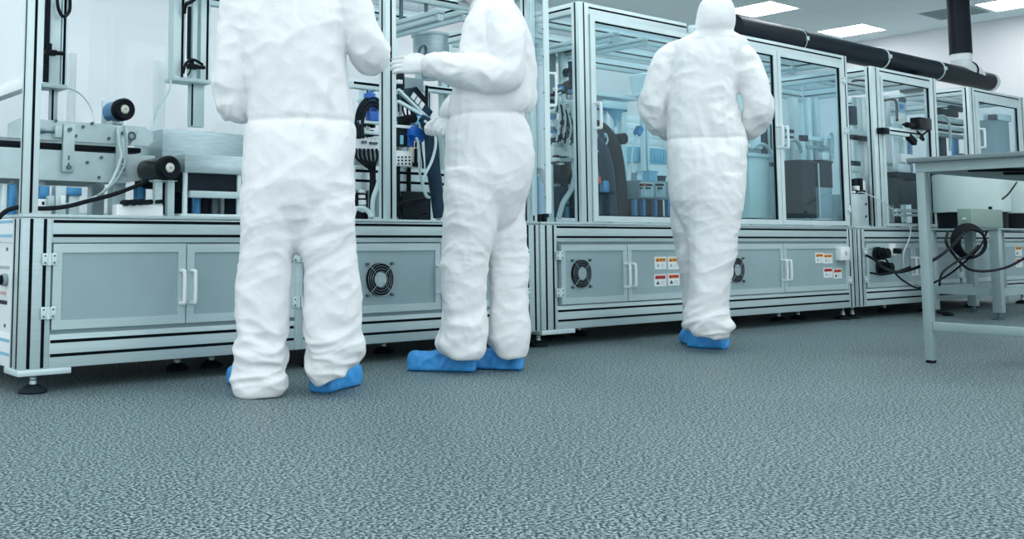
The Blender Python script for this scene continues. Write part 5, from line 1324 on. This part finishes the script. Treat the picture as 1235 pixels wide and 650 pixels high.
c = B.q(594, -6, 0); B.mb.tube([c+Vector((0, 0, -.07)), c+Vector((0, 0, 0)), c+Vector((-.015, 0, .08))], .1, radii=[.11, .085, .080], seg=20)
B.head(B.q(584, 1, 0))
B.finish(B.q(590, 141).z, .50, 2)
B.shoe(B.g(573, 448), B.g(492, 446), W=.056, tall=.100, seed=3)
B.shoe(B.g(629, 446), B.g(553, 443), W=.054, tall=.098, seed=4)

# --- lone person with the hood up, seen from behind
D = Fig((4.60, 3.20, 0), 'lone person seen from behind with white hood up, before the blue glass doors', (0, 1, 0))
D.loft([(-4.5, 858, 868, .0, .03), (-2, 850, 876, 0, .075), (4, 844, 883, 0, .105), (13, 840.5, 886.5, 0, .118), (24, 839, 887.5, 0, .122), (33, 838, 886.5, -.005, .112), (39, 836, 885, 0, .104), (43, 828, 890, 0, .102), (49, 814, 900, 0, .103), (57, 808, 903, 0, .112), (75, 807, 897, 0, .125), (100, 807, 892, 0, .130), (125, 806, 890, 0, .128), (150, 805, 894, 0, .122), (168, 804, 901, 0, .115), (180, 804, 902, -.005, .128), (205, 804.5, 902, -.012, .138), (236, 807, 898, -.010, .128), (258, 815, 890, 0, .10), (280, 830, 872, 0, .07), (290, 842, 860, 0, .03)])
D.loft([(212, 832, 900, -.02, .128), (240, 829, 898, -.025, .126), (270, 829, 894, -.03, .108), (301, 831.5, 890, -.035, .100), (320, 832, 886.5, -.04, .096), (341, 831, 882.5, -.04, .094), (360, 829, 879, -.04, .092), (377, 825, 879, -.04, .094), (386, 823.5, 885, -.04, .096), (393, 823.5, 886, -.04, .092), (400, 824.5, 880, -.04, .086, -.12), (405, 832, 872, -.04, .075, -.22)])
D.loft([(236, 808, 862, .05, .112), (270, 810, 858, .09, .105), (301, 815, 852, .13, .098), (332, 820.5, 852, .17, .094), (360, 824, 854, .20, .092), (385, 826, 856, .23, .092), (398, 830, 856, .24, .085)])
P = D.limb([(819, 64, 0, .070), (808, 71, 0, .076), (799, 88, -.005, .075), (792, 110, -.01, .074), (787, 130, .0, .072), (796, 149, .07, .066), (810, 157, .18, .058), (824, 156, .27, .047)])
f = P[-1]-P[-2]; D.hand(P[-1]+f.normalized()*.03, f, Vector((.7, 0, -.7)), 1, curl=(.4, .5, .4))
P = D.limb([(886, 64, 0, .070), (895, 71, 0, .076), (904, 88, -.005, .075), (911, 110, -.01, .074), (915, 131, .0, .072), (906, 150, .07, .066), (893, 157, .18, .058), (880, 156, .27, .047)])
f = P[-1]-P[-2]; D.hand(P[-1]+f.normalized()*.03, f, Vector((-.7, 0, -.7)), -1, curl=(.4, .5, .4))
h0 = D.q(863, 13, 0); D.chin = Vector((h0.x, .005, h0.z-.14))
D.ball(D.chin+Vector((0, .115, .085)), (.016, .016, .026))
D.finish(D.q(852, 168).z, .50, 3)
D.shoe(D.g(876, 421), D.g(831, 418), W=.058, tall=.115, seed=5)
hl = Vector((D.q(843, 398, .24).x, .17, 0)); D.shoe(hl, hl+Vector((-.06, .28, 0)), seed=6)
# ------------------------------------------------------------------ one mesh per leg, tube, rail ...
def split_part(o):
    me = o.data; n = len(me.vertices); par = list(range(n))
    def find(a):
        while par[a] != a: par[a] = par[par[a]]; a = par[a]
        return a
    for e in me.edges:
        a, b = find(e.vertices[0]), find(e.vertices[1])
        if a != b: par[a] = b
    roots = {}
    for i in range(n): roots.setdefault(find(i), []).append(i)
    if len(roots) < 2: return
    mats = list(me.materials); base = o.name.split('.')[0]
    polys = {}
    for pl in me.polygons: polys.setdefault(find(pl.vertices[0]), []).append(pl)
    first = True
    for r, vs in roots.items():
        ix = {v: k for k, v in enumerate(vs)}
        m2 = bpy.data.meshes.new(base)
        m2.from_pydata([me.vertices[v].co[:] for v in vs], [], [[ix[v] for v in pl.vertices] for pl in polys[r]])
        for mm in mats: m2.materials.append(mm)
        m2.polygons.foreach_set('material_index', [pl.material_index for pl in polys[r]])
        m2.shade_smooth(); m2.set_sharp_from_angle(angle=math.radians(35))
        c = bpy.data.objects.new(base, m2); COL.objects.link(c); c.parent = o.parent
        c.matrix_local = o.matrix_local
        for k in list(o.children):
            if first: k.parent = c
        first = False
    bpy.data.objects.remove(o)
for o in list(bpy.data.objects):
    if o.type == 'MESH' and o.parent and not o.children and o.name.split('.')[0] in ('leg', 'tube', 'hose', 'clip', 'post', 'bright_rail', 'rail', 'side_rod', 'manifold', 'fitting', 'lens', 'slat', 'sticker') and o.name.split('.')[0] not in ('post',):
        if o.name.startswith('rail') and len(o.data.materials) > 1: continue
        if o.name.startswith('fitting') and o.parent.name.startswith('assembly'): continue
        if o.name.startswith('tube') and o.parent.name.startswith('light'): continue
        split_part(o)
# ------------------------------------------------------------------ light and view
w = bpy.data.worlds.new('world'); scene.world = w; w.use_nodes = True
bg = w.node_tree.nodes['Background']
bg.inputs['Color'].default_value = (.86, .96, 1.0, 1); bg.inputs['Strength'].default_value = 1.35
scene.view_settings.view_transform = 'Standard'
scene.view_settings.look = 'None'
scene.view_settings.exposure = 0.32
scene.view_settings.gamma = 1.0
scene.view_settings.use_curve_mapping = False
scene.cycles.transparent_max_bounces = 24
scene.cycles.max_bounces = 8
scene.cycles.diffuse_bounces = 4
scene.cycles.glossy_bounces = 4
for o in bpy.data.objects:
    if '_o' in o: del o['_o']
